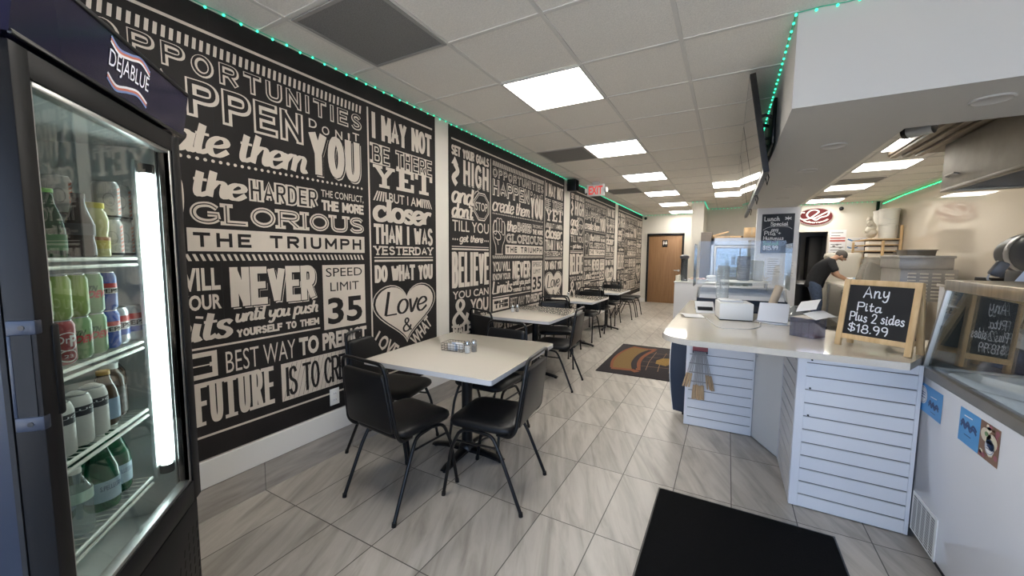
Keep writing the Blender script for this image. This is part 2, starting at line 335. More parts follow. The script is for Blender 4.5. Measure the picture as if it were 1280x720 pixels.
GL = {
'A': ".62|0,0 .31,1 .62,0;.12,.34 .5,.34", 'B': ".55|0,0 0,1;~0,1 .35,1 .5,.88 .5,.65 .35,.52 0,.52;~0,.52 .4,.52 .55,.4 .55,.12 .4,0 0,0",
'C': ".55|~.55,.8 .42,.97 .28,1 .1,.9 0,.65 0,.35 .1,.1 .28,0 .42,.03 .55,.2", 'D': ".58|0,0 0,1;~0,1 .3,1 .52,.85 .58,.5 .52,.15 .3,0 0,0",
'E': ".5|0,0 0,1;0,1 .5,1;0,.52 .42,.52;0,0 .5,0", 'F': ".5|0,0 0,1;0,1 .5,1;0,.52 .42,.52",
'G': ".57|~.55,.8 .42,.97 .28,1 .1,.9 0,.65 0,.35 .1,.1 .28,0 .45,.05 .57,.2;.57,.2 .57,.46 .32,.46",
'H': ".56|0,0 0,1;.56,0 .56,1;0,.52 .56,.52", 'I': ".06|.03,0 .03,1", 'K': ".55|0,0 0,1;.52,1 0,.42;.17,.6 .55,0", 'L': ".48|0,1 0,0;0,0 .48,0",
'M': ".7|0,0 0,1;0,1 .35,.25;.35,.25 .7,1;.7,1 .7,0", 'N': ".56|0,0 0,1;0,1 .56,0;.56,0 .56,1", 'O': ".6|o.3,.5,.3,.5",
'P': ".55|0,0 0,1;~0,1 .4,1 .55,.88 .55,.62 .4,.5 0,.5", 'R': ".56|0,0 0,1;~0,1 .4,1 .55,.88 .55,.62 .4,.5 0,.5;.28,.5 .56,0",
'S': ".53|~.5,.82 .4,.97 .25,1 .08,.93 .03,.75 .12,.58 .4,.46 .52,.28 .46,.08 .27,0 .1,.04 0,.2", 'T': ".56|0,1 .56,1;.28,1 .28,0",
'U': ".56|0,1 0,.4;~0,.4 .02,.18 .12,.03 .28,0 .44,.03 .54,.18 .56,.4;.56,.4 .56,1", 'V': ".6|0,1 .3,0;.3,0 .6,1", 'W': ".85|0,1 .2,0;.2,0 .42,.8;.42,.8 .64,0;.64,0 .85,1",
'X': ".55|0,0 .55,1;0,1 .55,0", 'Y': ".58|0,1 .29,.48;.58,1 .29,.48;.29,.48 .29,0",
'1': ".25|0,.78 .17,1;.17,1 .17,0", '2': ".5|~0,.78 .06,.94 .25,1 .45,.92 .48,.72 .35,.45 0,0;0,0 .52,0", '3': ".5|~.02,.86 .2,1 .42,.92 .45,.7 .2,.53;~.2,.53 .48,.42 .5,.15 .3,0 .1,.02 0,.16",
'5': ".5|.46,1 .08,1;.08,1 .05,.56;~.05,.56 .28,.62 .48,.48 .5,.2 .3,0 .1,.02 0,.14", '8': ".5|o.25,.75,.19,.25;o.25,.26,.25,.26", '9': ".46|o.21,.74,.2,.26;~.41,.76 .42,.4 .3,0",
'.': ".08|.02,0 .06,.05", '+': ".45|0,.45 .45,.45;.22,.2 .22,.7", '$': ".52|~.5,.8 .4,.92 .25,.94 .08,.88 .03,.72 .12,.58 .4,.46 .52,.28 .46,.12 .27,.06 .1,.1 0,.24;.27,1.1 .25,-.08",
"'": ".1|.05,1 .03,.8", ',': ".1|.06,.08 .0,-.12", '-': ".3|0,.45 .3,.45", '&': ".72|~.7,.02 .45,.35 .2,.68 .18,.88 .3,1 .44,.9 .42,.7 .1,.42 .02,.22 .12,.03 .32,0 .52,.12 .66,.45",
'a': ".5|~.42,.5 .3,.6 .15,.58 .02,.4 .02,.15 .12,0 .28,.05 .42,.35;~.43,.6 .42,.3 .42,.1 .47,.01 .56,.08", 'c': ".46|~.42,.48 .3,.6 .14,.57 .02,.38 .03,.12 .16,0 .32,.04 .48,.18",
'd': ".54|~.42,.5 .3,.6 .15,.58 .02,.4 .02,.15 .12,0 .28,.05 .42,.35;~.45,1 .44,.5 .43,.12 .48,.01 .58,.08", 'e': ".46|~.04,.28 .25,.31 .42,.42 .36,.57 .2,.6 .05,.45 .02,.2 .12,.02 .28,.01 .48,.2",
'h': ".52|~.1,1 .07,.5 .05,0;~.06,.3 .18,.54 .3,.6 .4,.5 .39,.2 .43,.02 .54,.08", 'i': ".2|~.06,.6 .05,.25 .09,.02 .2,.08;.07,.78 .07,.86", 'l': ".2|~.08,1 .06,.5 .06,.15 .1,.02 .2,.08",
'm': ".82|~.06,.6 .05,.3 .05,0;~.05,.3 .16,.54 .27,.6 .35,.5 .34,0;~.34,.3 .45,.54 .56,.6 .66,.5 .65,.2 .7,.02 .82,.08", 'n': ".52|~.06,.6 .05,.3 .05,0;~.05,.3 .17,.54 .29,.6 .39,.5 .38,.2 .42,.02 .54,.08",
'o': ".5|o.23,.3,.21,.3", 'p': ".5|~.06,.6 .05,.1 .04,-.38;~.05,.35 .15,.55 .28,.6 .42,.48 .44,.22 .34,.03 .2,.0 .06,.12", 'r': ".4|~.06,.6 .05,.3 .05,0;~.05,.3 .15,.53 .28,.6 .38,.54",
's': ".38|~.34,.5 .22,.6 .08,.54 .08,.4 .26,.28 .34,.14 .24,.01 .1,.01 0,.1", 't': ".36|~.14,.92 .12,.45 .12,.15 .19,.01 .36,.12;0,.62 .32,.62",
'u': ".54|~.04,.6 .03,.25 .09,.03 .22,.03 .38,.25;~.4,.6 .39,.25 .43,.02 .55,.08", 'v': ".42|~.02,.6 .1,.25 .18,0 .28,.3 .38,.6", 'y': ".48|~.04,.6 .04,.3 .11,.12 .23,.12 .38,.3;~.41,.6 .4,.1 .33,-.25 .18,-.36 .04,-.24",
'g': ".5|~.42,.5 .3,.6 .15,.58 .02,.4 .02,.15 .12,0 .28,.05 .42,.35;~.43,.6 .42,.1 .36,-.25 .2,-.36 .05,-.26", ' ': ".3|", '*': ".5|.0,.3 .5,.8;.5,.3 0,.8;.25,.2 .25,.95;0,.55 .5,.55",
}
_gc = {}
def glyph(ch):
    if ch in _gc: return _gc[ch]
    wd, body = GL[ch].split('|'); strokes = []
    for s in body.split(';'):
        if not s: continue
        if s[0] == 'o':
            cx, cy, rx, ry = map(float, s[1:].split(','))
            strokes.append(([(cx + rx * math.cos(PI / 2 + 2 * PI * k / 20), cy + ry * math.sin(PI / 2 + 2 * PI * k / 20)) for k in range(20)], True)); continue
        sm = s[0] == '~'; pts = [tuple(map(float, p.split(','))) for p in s.lstrip('~').split()]
        if sm: pts = catmull(pts, 4)
        strokes.append((pts, False))
    _gc[ch] = (float(wd), strokes); return _gc[ch]
def catmull(p, n, closed=False):
    out = []; N = len(p)
    for i in range(N if closed else N - 1):
        a = p[i - 1] if (i > 0 or closed) else p[0]; b = p[i]; c = p[(i + 1) % N]; d = p[(i + 2) % N] if (closed or i + 2 < N) else p[-1]
        for k in range(n):
            t = k / n
            out.append(tuple(0.5 * (2 * b[q] + (c[q] - a[q]) * t + (2 * a[q] - 5 * b[q] + 4 * c[q] - d[q]) * t * t + (3 * b[q] - a[q] - 3 * c[q] + d[q]) * t ** 3) for q in range(len(b))))
    if not closed: out.append(tuple(p[-1]))
    return out
def ribbon(mb, fmap, pts, closed, w, m, layer, callig=0.0, round_ends=False):
    n = len(pts); L = []; R = []
    for i in range(n):
        if closed: a = pts[i - 1]; b = pts[(i + 1) % n]
        else: a = pts[max(i - 1, 0)]; b = pts[min(i + 1, n - 1)]
        dx, dy = b[0] - a[0], b[1] - a[1]; l = math.hypot(dx, dy) or 1e-9; dx /= l; dy /= l
        ww = w * (1 - callig * (1 - abs(dy))) / 2
        L.append((pts[i][0] - dy * ww, pts[i][1] + dx * ww)); R.append((pts[i][0] + dy * ww, pts[i][1] - dx * ww))
    if round_ends and not closed:
        for end, nb, lst in ((0, 1, None), (n - 1, n - 2, None)):
            p = pts[end]; r = w / 2 * (0.8 if callig else 1)
            mb.add([fmap(p[0] + r * math.cos(2 * PI * k / 8), p[1] + r * math.sin(2 * PI * k / 8), layer) for k in range(8)], [list(range(8))], m)
    vs = [fmap(*p, layer) for p in L + R]
    fs = [[i, (i + 1) % n, n + (i + 1) % n, n + i] for i in range(n if closed else n - 1)]
    mb.add(vs, fs, m)
def stroke(mb, fmap, s, u0, u1, v0, v1, m, w=0.02, layer=1, shear=0.0, serif=False, callig=0.0, gap=0.16, round_ends=False, join=False, wob=0.0):
    H = v1 - v0; tot = 0; pos = []
    for ch in s:
        wd, _ = glyph(ch); pos.append(tot); tot += wd + (0.0 if join else gap)
    tot -= 0 if join else gap
    sx = (u1 - u0 - (w if not callig else 0)) / max(tot, 1e-6); b = w / 2 if not callig else 0
    hh = H - (w if not join and not callig else 0); vb = v0 + (w / 2 if not join and not callig else 0)
    for ch, p in zip(s, pos):
        wy = random.uniform(-wob, wob) * H
        for pts, cl in glyph(ch)[1]:
            q = [(u0 + b + (p + x) * sx + shear * hh * y, vb + hh * y + wy) for x, y in pts]
            if not cl and not callig and not round_ends and len(q) == 2:   # square ends
                dx, dy = q[1][0] - q[0][0], q[1][1] - q[0][1]; l = math.hypot(dx, dy) or 1; e = w / 2 * (0.98 if abs(dx) < 1e-6 or abs(dy) < 1e-6 else 0.3)
                q = [(q[0][0] - dx / l * e, q[0][1] - dy / l * e), (q[1][0] + dx / l * e, q[1][1] + dy / l * e)]
            ribbon(mb, fmap, q, cl, w, m, layer, callig, round_ends)
            if serif and not cl and len(pts) == 2 and abs(pts[1][0] - pts[0][0]) < 0.4 and abs(pts[1][1] - pts[0][1]) > 0.3:
                for e in q:
                    if abs(e[1] - v0) < 0.12 * H or abs(e[1] - v1) < 0.12 * H:
                        yy = v0 if abs(e[1] - v0) < 0.12 * H else v1 - w * 0.75
                        mb.add([fmap(e[0] - w * 1.15, yy, layer), fmap(e[0] + w * 1.15, yy, layer), fmap(e[0] + w * 1.15, yy + w * 0.75, layer), fmap(e[0] - w * 1.15, yy + w * 0.75, layer)], [[0, 1, 2, 3]], m)
def rect(mb, fmap, u0, u1, v0, v1, m, layer=1): mb.add([fmap(u0, v0, layer), fmap(u1, v0, layer), fmap(u1, v1, layer), fmap(u0, v1, layer)], [[0, 1, 2, 3]], m)
def poly(mb, fmap, pts, m, layer=1): mb.add([fmap(x, y, layer) for x, y in pts], [list(range(len(pts)))], m)
def disc(mb, fmap, cu, cv, ru, rv, m, layer=1, seg=20): poly(mb, fmap, [(cu + ru * math.cos(2 * PI * k / seg), cv + rv * math.sin(2 * PI * k / seg)) for k in range(seg)], m, layer)
# ------------------------------------------------------------------ setting
XL, YB, ZC = -2.376, 12.54, 2.673
struct(MB().box((-2.6, -2.2, -0.12), (4.2, 15.0, 0.0), M_floor), 'floor')
struct(MB().box((-2.6, -2.2, ZC), (4.2, 15.0, ZC + 0.1), M_ceil), 'ceiling')
struct(MB().box((-2.5, -2.2, -0.1), (XL, 12.7, ZC + 0.05), M_wall), 'wall_left')
mb = MB()
mb.box((XL, YB, 0), (-2.17, YB + 0.12, ZC), M_wall).box((-1.19, YB, 0), (-0.55, YB + 0.12, ZC), M_wall).box((-2.17, YB, 2.075), (-1.19, YB + 0.12, ZC), M_wall)
mb.box((-2.17, YB + 0.11, 0), (-1.19, YB + 0.12, 2.075), M_wall)  # added unseen backing, stops outside light showing under the door
struct(mb, 'wall_back')
struct(MB().box((-0.77, 9.88, 0), (-0.53, 10.12, ZC), M_wall), 'wall_column')
struct(MB().box((-0.60, 10.12, 0), (-0.53, 12.54, ZC), M_wall), 'wall_side')
mb = MB(); KY = 11.5
mb.box((-0.53, KY, 0), (1.42, KY + 0.1, ZC), M_wall).box((2.0, KY, 0), (2.9, KY + 0.1, ZC), M_wall).box((1.42, KY, 2.02), (2.0, KY + 0.1, ZC), M_wall)
struct(mb, 'wall_kitchen')
struct(MB().box((2.9, -2.2, 0), (3.0, 13.3, ZC), M_wall_gloss), 'wall_right')
struct(MB().box((0.375, 7.4, 0), (0.935, 7.58, 2.195), M_white), 'wall_partition')
mb = MB(); mb.box((0.6, 13.2, 0), (3.0, 13.3, ZC), M_wall).box((0.6, 11.6, 0), (0.66, 13.3, ZC), M_wall); struct(mb, 'wall_storeroom')
# storefront behind the camera: glazed opening with mullions
mb = MB(); yf = -1.8
mb.box((-2.5, yf - 0.1, 0), (-2.15, yf, ZC), M_wall).box((-2.15, yf - 0.1, 2.4), (3.0, yf, ZC), M_wall).box((-2.15, yf - 0.1, 0), (3.0, yf, 0.10), M_wall)
struct(mb, 'wall_front')
mb = MB()
for x in (-2.15, -0.85, 0.45, 1.75, 2.95): mb.box((x - 0.025, yf - 0.09, 0.10), (x + 0.025, yf - 0.01, 2.4), M_alu, 0.003)
for z in (0.12, 2.38): mb.box((-2.15, yf - 0.09, z - 0.025), (2.95, yf - 0.01, z + 0.025), M_alu, 0.003)
mb.box((-2.15, yf - 0.055, 0.12), (2.95, yf - 0.045, 2.38), glass('window_glass', (0.97, 0.98, 0.98), 1.5))
struct(mb, 'window_1')
struct(MB().box((-8, -14, -0.16), (10, -2.2, -0.06), mat('pavement', (0.50, 0.48, 0.45), 0.9, noise=0.1)), 'ground_outside')
# L-shaped dropped soffit over the counter
mb = MB()
ol = [(0.253, 2.537), (2.9, 2.537), (2.9, 3.22), (0.885, 3.22), (0.885, 7.58), (0.253, 7.58)]
mb.prism(ol, 2.195, ZC, M_soffit, 'xy'); struct(mb, 'ceiling_soffit')
# ceiling grid
mb = MB()
for k in range(-1, 3):
    x = -1.517 + 0.6096 * k; mb.box((x - 0.012, -1.8, ZC - 0.005), (x + 0.012, YB, ZC + 0.001), M_grid)
for k in range(0, 3):
    x = 1.497 + 0.6096 * k; mb.box((x - 0.012, 3.22, ZC - 0.005), (x + 0.012, KY, ZC + 0.001), M_grid)
for n in range(-7, 17):
    y = 2.533 + 0.6096 * n; mb.box((XL, y - 0.012, ZC - 0.0045), (0.253 if y < 7.58 else 0.9, y + 0.012, ZC + 0.001), M_grid)
    if y > 3.22 and y < KY: mb.box((0.885, y - 0.012, ZC - 0.0045), (2.9, y + 0.012, ZC + 0.001), M_grid)
struct(mb, 'trim_1')
# skirting: tile base and white baseboard on the left wall
mb = MB()
y = 1.2272 - 0.6237 * 5
while y < YB: mb.box((XL, max(y + 0.0015, -1.8), 0), (XL + 0.010, min(y + 0.6222, YB), 0.172), M_tilebase, 0.001); y += 0.6237
struct(mb, 'baseboard_left')
mb = MB(); mb.box((XL, -1.8, 0.174), (XL + 0.014, YB, 0.322), M_base, 0.004); struct(mb, 'trim_2')
mb = MB(); mb.box((XL, YB - 0.012, 0), (-2.2, YB, 0.12), M_base, 0.003).box((-1.16, YB - 0.012, 0), (-0.6, YB, 0.12), M_base, 0.003); struct(mb, 'baseboard_back')
# restroom door
mb = MB()
mb.box((-2.205, YB - 0.03, 0), (-2.15, YB + 0.10, 2.105), M_black, 0.004).box((-1.21, YB - 0.03, 0), (-1.155, YB + 0.10, 2.105), M_black, 0.004).box((-2.205, YB - 0.03, 2.05), (-1.155, YB + 0.10, 2.105), M_black, 0.004)
struct(mb, 'trim_3', 30)
d = MB().box((-2.15, YB + 0.005, 0.001), (-1.21, YB + 0.045, 2.05), M_door, 0.003).build('door_1', smooth=30, kind='structure')
mb = MB(); mb.cyl((-1.28, YB + 0.01, 1.0), (-1.28, YB - 0.012, 1.0), 0.032, M_alu).cyl((-1.28, YB - 0.01, 1.0), (-1.28, YB - 0.05, 1.0), 0.011, M_alu)
mb.box((-1.41, YB - 0.062, 0.99), (-1.27, YB - 0.042, 1.012), M_alu, 0.006); mb.build('handle', d)
t = thing('restroom_sign', 'small black restroom sign with white figures on brown door', 'sign', (-1.69, YB - 0.003, 1.70))
MB().box((-0.075, -0.006, 0), (0.075, 0.006, 0.21), M_black, 0.003).build('plate', t)
mb = MB(); fm = lambda u, v, l: (u, -0.0065 - 0.0005 * l, v)
for cx, sk in ((-0.033, 0), (0.033, 1)):
    disc(mb, fm, cx, 0.165, 0.012, 0.014, M_signw); poly(mb, fm, [(cx - 0.02, 0.145), (cx + 0.02, 0.145), (cx + (0.03 if sk else 0.018), 0.09), (cx - (0.03 if sk else 0.018), 0.09)], M_signw)
    rect(mb, fm, cx - 0.011, cx - 0.002, 0.05, 0.09, M_signw); rect(mb, fm, cx + 0.002, cx + 0.011, 0.05, 0.09, M_signw)
mb.build('pictogram', t)

# ------------------------------------------------------------------ ceiling lights, vents
def ceiling_light(x0, y0, label, group):
    t = thing('ceiling_light', label, 'ceiling light', (x0 + 0.289, y0 + 0.289, ZC - 0.004), 0, group)
    MB().box((-0.287, -0.287, -0.004), (0.287, 0.287, 0.001), M_panel).build('diffuser', t, 0)
    mb = MB()
    for s in (-1, 1): mb.box((s * 0.2965 - 0.008, -0.304, -0.006), (s * 0.2965 + 0.008, 0.304, 0.001), M_grid); mb.box((-0.304, s * 0.2965 - 0.008, -0.006), (0.304, s * 0.2965 + 0.008, 0.001), M_grid)
    mb.build('frame', t, 0)
names = ['light panel over the front window end of the dining row', 'light panel above the glass-door cooler', 'largest bright square light panel, over the first dining table', 'second bright light panel along the mural wall', 'third bright light panel along the mural wall',
         'fourth bright light panel along the mural wall', 'fifth bright light panel along the mural wall', 'last light panel, right before the brown restroom door']
for k, y in enumerate((0.72, 2.549, 4.378, 6.207, 8.036, 9.865, 11.69)): ceiling_light(-1.501, y, names[k + 1], 'light panels along the dining room')
for k, y in enumerate((7.478, 8.70)): ceiling_light(-0.292, y, ['ceiling light panel beyond the wall screens, nearer of two', 'ceiling light panel beyond the wall screens, farther of two'][k], 'light panels beyond the wall screens')
for k, y in enumerate((5.616, 6.868, 8.75, 10.66)): ceiling_light(1.51, y, ['kitchen light panel partly cut by the dropped soffit', 'big kitchen light panel next to the hood corner', 'kitchen light panel between the two ceiling vents', 'kitchen light panel right above the red oval sign'][k], 'kitchen light panels')
def vent(x0, y0, sx, sy, label):
    t = thing('ceiling_vent', label, 'air vent', (x0, y0, ZC - 0.003), 0, 'grey return-air vents')
    MB().box((0.02, 0.02, -0.004), (sx - 0.02, sy - 0.02, 0.001), M_vent).build('grille', t, 0)
    mb = MB()
    for a, b in (((0, 0), (sx, 0.02)), ((0, sy - 0.02), (sx, sy)), ((0, 0.02), (0.02, sy - 0.02)), ((sx - 0.02, 0.02), (sx, sy - 0.02))): mb.box((a[0], a[1], -0.007), (b[0], b[1], 0.001), M_vent_frame)
    mb.build('frame', t, 0)
vent(-2.105, 1.333, 0.585, 0.585, 'big dark grey ceiling vent at the near end of the mural wall')
vent(-2.105, 4.38, 0.585, 0.585, 'dark ceiling vent beside the second light panel')
vent(-2.105, 7.43, 0.585, 0.585, 'small far ceiling vent above the fourth mural')
vent(1.52, 8.13, 0.56, 0.50, 'kitchen ceiling vent between two light panels')
vent(1.52, 10.05, 0.56, 0.50, 'kitchen ceiling vent nearest the red oval sign')
for k, (x, y) in enumerate(((1.08, 2.83), (0.60, 3.485), (0.583, 4.36), (0.59, 5.325), (0.59, 6.3))):
    t = MB(); t.lathe([(0.078, 0), (0.078, -0.004), (0.068, -0.008), (0.060, -0.004), (0.0, -0.004)], (x, y, 2.195), M_soffit, 28)
    t.build('recessed_light', label=['round white recessed downlight at the front corner of the soffit', 'white recessed downlight on the soffit underside, second from the front', 'white recessed downlight on the soffit underside, third from the front', 'white recessed downlight on the soffit underside, fourth from the front', 'white recessed downlight on the soffit underside, nearest the chalk menu'][k], cat='ceiling light', group='recessed soffit downlights')

# ------------------------------------------------------------------ green string lights
bead_me = MB().sphere((0, 0, 0), 0.0068, M_led, 8, 6).build('bulb'); bead_mesh = bead_me.data; bpy.data.objects.remove(bead_me)
def led_string(label, pts, step, r=0.003, offs=(0, 0, -0.008), n_max=100, cordmat=None):
    P = [Vector(p) for p in pts]; o0 = P[0]
    t = thing('string_lights', label, 'string lights', o0, 0, 'green string lights')
    q = []
    for a, b in zip(P[:-1], P[1:]):
        n = max(2, int((b - a).length / 0.10))
        for k in range(n): q.append(a.lerp(b, k / n) - o0 + Vector((0, 0, 0.004 * math.sin(k * 2.3))))
    q.append(P[-1] - o0)
    MB().tube(q, r, cordmat or M_ledw, 5).build('cord', t)
    cnt = 0; extra = MB(); rest = 0.0
    for a, b in zip(P[:-1], P[1:]):
        L = (b - a).length; s = rest
        while s < L:
            c = a.lerp(b, s / L) - o0 + Vector(offs) + Vector((0, 0, 0.004 * math.sin(s * 37)))
            if cnt < n_max:
                o = bpy.data.objects.new('bulb', bead_mesh); COL.objects.link(o); o.parent = t; o.location = c
            else: extra.sphere(c, 0.0085, M_led, 6, 4)
            cnt += 1; s += step
        rest = s - L
    if extra.v: extra.build('bulb', t, kind='stuff')
led_string('green string lights along the ceiling edge above the murals', [(XL + 0.012, 0.55, ZC - 0.008), (XL + 0.012, 12.5, ZC - 0.008)], 0.083)
led_string('green string lights above the brown restroom door', [(XL + 0.04, YB - 0.012, ZC - 0.008), (-0.62, YB - 0.012, ZC - 0.008)], 0.085)
led_string('green string lights wrapped round the top of the white column', [(-0.775, 9.95, ZC - 0.008), (-0.775, 9.872, ZC - 0.008), (-0.525, 9.872, ZC - 0.008), (-0.522, 10.2, ZC - 0.008), (-0.522, 11.45, ZC - 0.008)], 0.085)
led_string('green string lights on the kitchen back wall near the wall screens', [(-0.50, KY - 0.012, ZC - 0.008), (0.45, KY - 0.012, ZC - 0.008)], 0.085)
led_string('green string lights above the red oval sign', [(1.2, KY - 0.012, ZC - 0.008), (2.88, KY - 0.012, ZC - 0.008)], 0.085)
led_string('green string lights along the soffit behind the wall screens', [(0.243, 2.53, ZC - 0.008), (0.243, 6.4, ZC - 0.008)], 0.083)
led_string('green string lights on the front edge of the white soffit', [(0.243, 2.527, ZC - 0.008), (1.6, 2.527, ZC - 0.008)], 0.083)
led_string('bright green strip light along the right kitchen wall', [(2.888, 11.4, ZC - 0.07), (2.888, 10.3, ZC - 0.035), (2.888, 6.6, ZC - 0.02)], 0.06, r=0.0055, cordmat=M_led2)

# ------------------------------------------------------------------ lettered murals
def build_mural():
    B = MB(); W = 2.98
    B.box((0.0005, 0, 0.33), (0.006, W, 2.655), M_mural)
    for u in (0.62, 1.23, 1.84, 2.45): B.box((0.006, u - 0.0012, 0.33), (0.0063, u + 0.0012, 2.655), M_dark)
    F = lambda u, v, l: (0.006 + 0.0007 * l, u, v)
    l = M_letter; d = M_mural; S = lambda *a, **k: stroke(B, F, *a, **k); T = lambda *a, **k: text(B, F, *a, **k)
    R = lambda a, b, c, e, m=l, ly=1: rect(B, F, a, b, c, e, m, ly)
    def inline(s, u0, u1, v0, v1, w, gap):      # hollow letter, heavier on its right and lower sides
        S(s, u0, u1, v0, v1, l, w=w, gap=gap); a = w * .2; S(s, u0 + a * .6, u1 - a * 1.4, v0 + a * 1.4, v1 - a * .6, d, w=w * 0.44, layer=2, gap=gap)
    def drop(s, u0, u1, v0, v1, w, gap, sh):    # solid block letter with a drop line
        S(s, u0 + sh, u1 + sh, v0 - sh, v1 - sh, l, w=w, gap=gap); S(s, u0 + sh * .5, u1 + sh * .5, v0 - sh * .5, v1 - sh * .5, d, w=w + sh * .5, gap=gap, layer=2); S(s, u0, u1, v0, v1, l, w=w, gap=gap, layer=3)
    def shadow(s, u0, u1, v0, v1, off=0.02, sh=0.006, shear=0.0):   # solid letter with a drop shade line
        T(s, u0 + sh, u1 + sh, v0 - sh, v1 - sh, l, off=off, layer=1, shear=shear); T(s, u0 + sh * .45, u1 + sh * .45, v0 - sh * .45, v1 - sh * .45, d, off=off + 0.012, layer=2, shear=shear); T(s, u0, u1, v0, v1, l, off=off, layer=3, shear=shear)
    R(0.04, 2.94, 2.528, 2.543); R(0.738, 0.752, 0.45, 2.49); R(2.218, 2.232, 0.45, 2.50); R(0.04, 2.94, 0.448, 0.460)
    # column one
    S('SET YOUR GOALS', .04, .71, 2.385, 2.48, l, w=.021, gap=.30)
    drop('HIGH', .23, .70, 2.13, 2.37, .040, .42, .010)
    ribbon(B, F, catmull([(.12, 2.11), (.07, 2.17), (.14, 2.24), (.09, 2.31)], 6), False, .055, l, 1); poly(B, F, [(.04, 2.30), (.15, 2.30), (.095, 2.375)], l)
    S('and', .05, .40, 1.94, 2.10, l, w=.042, callig=.55, join=True, shear=.15); S("don't", .05, .40, 1.80, 1.93, l, w=.036, callig=.5, join=True, shear=.15)
    oc = [(.565 + .155 * math.cos(PI / 8 + k * PI / 4), 1.94 + .155 * math.sin(PI / 8 + k * PI / 4)) for k in range(8)]
    ribbon(B, F, oc, True, .012, l, 1); ribbon(B, F, [(.565 + (x - .565) * .86, 1.94 + (y - 1.94) * .86) for x, y in oc], True, .006, l, 1); T('STOP', .45, .68, 1.895, 1.985, l, off=.01)
    for k in range(6): ribbon(B, F, [(.43 + .012 * k, 2.055 + .012 * k), (.45 + .012 * k, 2.095)], False, .006, l, 1)
    R(.04, .42, 1.783, 1.792)
    T('TILL YOU', .05, .71, 1.655, 1.765, l, off=.005)
    S('get there', .17, .59, 1.555, 1.625, l, w=.02, callig=.5, join=True, shear=.2)
    for k in range(3): disc(B, F, .06 + .035 * k, 1.575, .010, .010, l); disc(B, F, .63 + .035 * k, 1.575, .010, .010, l)
    R(.04, .71, 1.50, 1.508); R(.04, .71, 1.47, 1.486)
    S('BELIEVE', .04, .715, 1.09, 1.45, l, w=.046, gap=.52)
    T('YOU CAN', .05, .71, .975, 1.055, l, off=.015)
    S('&', .06, .33, .69, .96, l, w=.055, callig=.6); shadow('YOU', .35, .70, .80, .95, .03, .006); T("'RE", .55, .71, .72, .78, l, off=.02)
    S('HALF', .05, .37, .595, .715, l, w=.028, serif=True, gap=.3); S('WAY', .41, .71, .585, .70, l, w=.028, serif=True, gap=.3); S('THERE', .05, .71, .475, .565, l, w=.026, serif=True, gap=.3)
    # column two
    for k in range(46): u = .79 + k * .0302; poly(B, F, [(u, 2.43), (u + .015, 2.43), (u + .021, 2.485), (u + .006, 2.485)], l)
    inline('OPPORTUNITIES', .79, 2.17, 2.305, 2.415, .027, .42)
    inline('HAPPEN', .79, 1.72, 2.10, 2.285, .046, .34)
    for ch, u, v in (('D', 1.76, 2.225), ('O', 1.85, 2.205), ('N', 1.95, 2.205), ("'", 2.05, 2.215), ('T', 2.09, 2.225)): T(ch, u, u + (.055 if ch != "'" else .016), v, v + (.055 if ch != "'" else .02) + (0 if ch != "'" else .03), l, off=.01)
    R(1.73, 1.742, 2.10, 2.29, d, 1)
    drop('YOU', 1.755, 2.145, 1.935, 2.215, .050, .44, .013)
    S('create them', .79, 1.735, 1.93, 2.085, l, w=.034, callig=.62, join=True, shear=.2)
    for k in range(40): disc(B, F, .80 + k * .0348, 1.898, .0085, .0085, l, 1, 10)
    # raised fist drawing
    S_ = lambda pts, w=.012: ribbon(B, F, catmull(pts, 5), False, w, l, 1)
    S_([(.87, 1.44), (.86, 1.53), (.81, 1.62), (.80, 1.74), (.83, 1.80), (.88, 1.81)]); S_([(1.01, 1.44), (1.02, 1.53), (1.07, 1.62), (1.075, 1.76), (1.05, 1.81)])
    for k, (u, tz) in enumerate(((.85, 1.82), (.91, 1.85), (.97, 1.85), (1.03, 1.82))): S_([(u - .028, tz - .14), (u - .03, tz - .02), (u, tz), (u + .03, tz - .02), (u + .028, tz - .14), (u, tz - .16), (u - .028, tz - .14)], .009)
    S_([(.80, 1.68), (.88, 1.70), (.96, 1.66), (.97, 1.61), (.90, 1.60), (.84, 1.63)]); S_([(.90, 1.60), (.92, 1.54)]); R(.85, 1.03, 1.425, 1.437)
    S('the', 1.115, 1.36, 1.715, 1.845, l, w=.036, callig=.62, join=True, shear=.14)
    S('HARDER', 1.385, 1.805, 1.715, 1.84, l, w=.038, gap=.34); S('HARDER', 1.394, 1.796, 1.724, 1.831, d, w=.012, layer=2, gap=.34)
    T('THE CONFLICT,', 1.83, 2.17, 1.79, 1.845, l, off=.01); S('THE MORE', 1.83, 2.17, 1.71, 1.778, l, w=.016, gap=.26)
    S('GLORIOUS', 1.105, 2.17, 1.57, 1.685, l, w=.027, serif=True, gap=.22); S('GLORIOUS', 1.113, 2.162, 1.579, 1.676, d, w=.006, layer=2, gap=.22)
    R(1.085, 2.17, 1.43, 1.548); S('THE TRIUMPH', 1.11, 2.14, 1.452, 1.527, d, w=.0165, layer=2, gap=.42)
    for k in range(44): u = .79 + k * .0312; poly(B, F, [(u + .014, 1.38), (u + .029, 1.38), (u + .014, 1.415), (u, 1.415)], l)
    T('YOU WILL', .80, 1.22, 1.225, 1.345, l, off=.03); T('KNOW YOUR', .80, 1.22, 1.125, 1.205, l, off=.03)
    drop('NEVER', 1.265, 1.765, 1.125, 1.345, .040, .42, .012)
    R(1.82, 2.165, .905, 1.345); T('SPEED', 1.845, 2.14, 1.265, 1.325, d, layer=2, off=.0); T('LIMIT', 1.875, 2.11, 1.165, 1.225, d, layer=2, off=.0); T('35', 1.85, 2.135, .935, 1.12, d, layer=2, off=.025)
    S('Limits', .80, 1.255, .97, 1.115, l, w=.034, callig=.6, join=True, shear=.2)
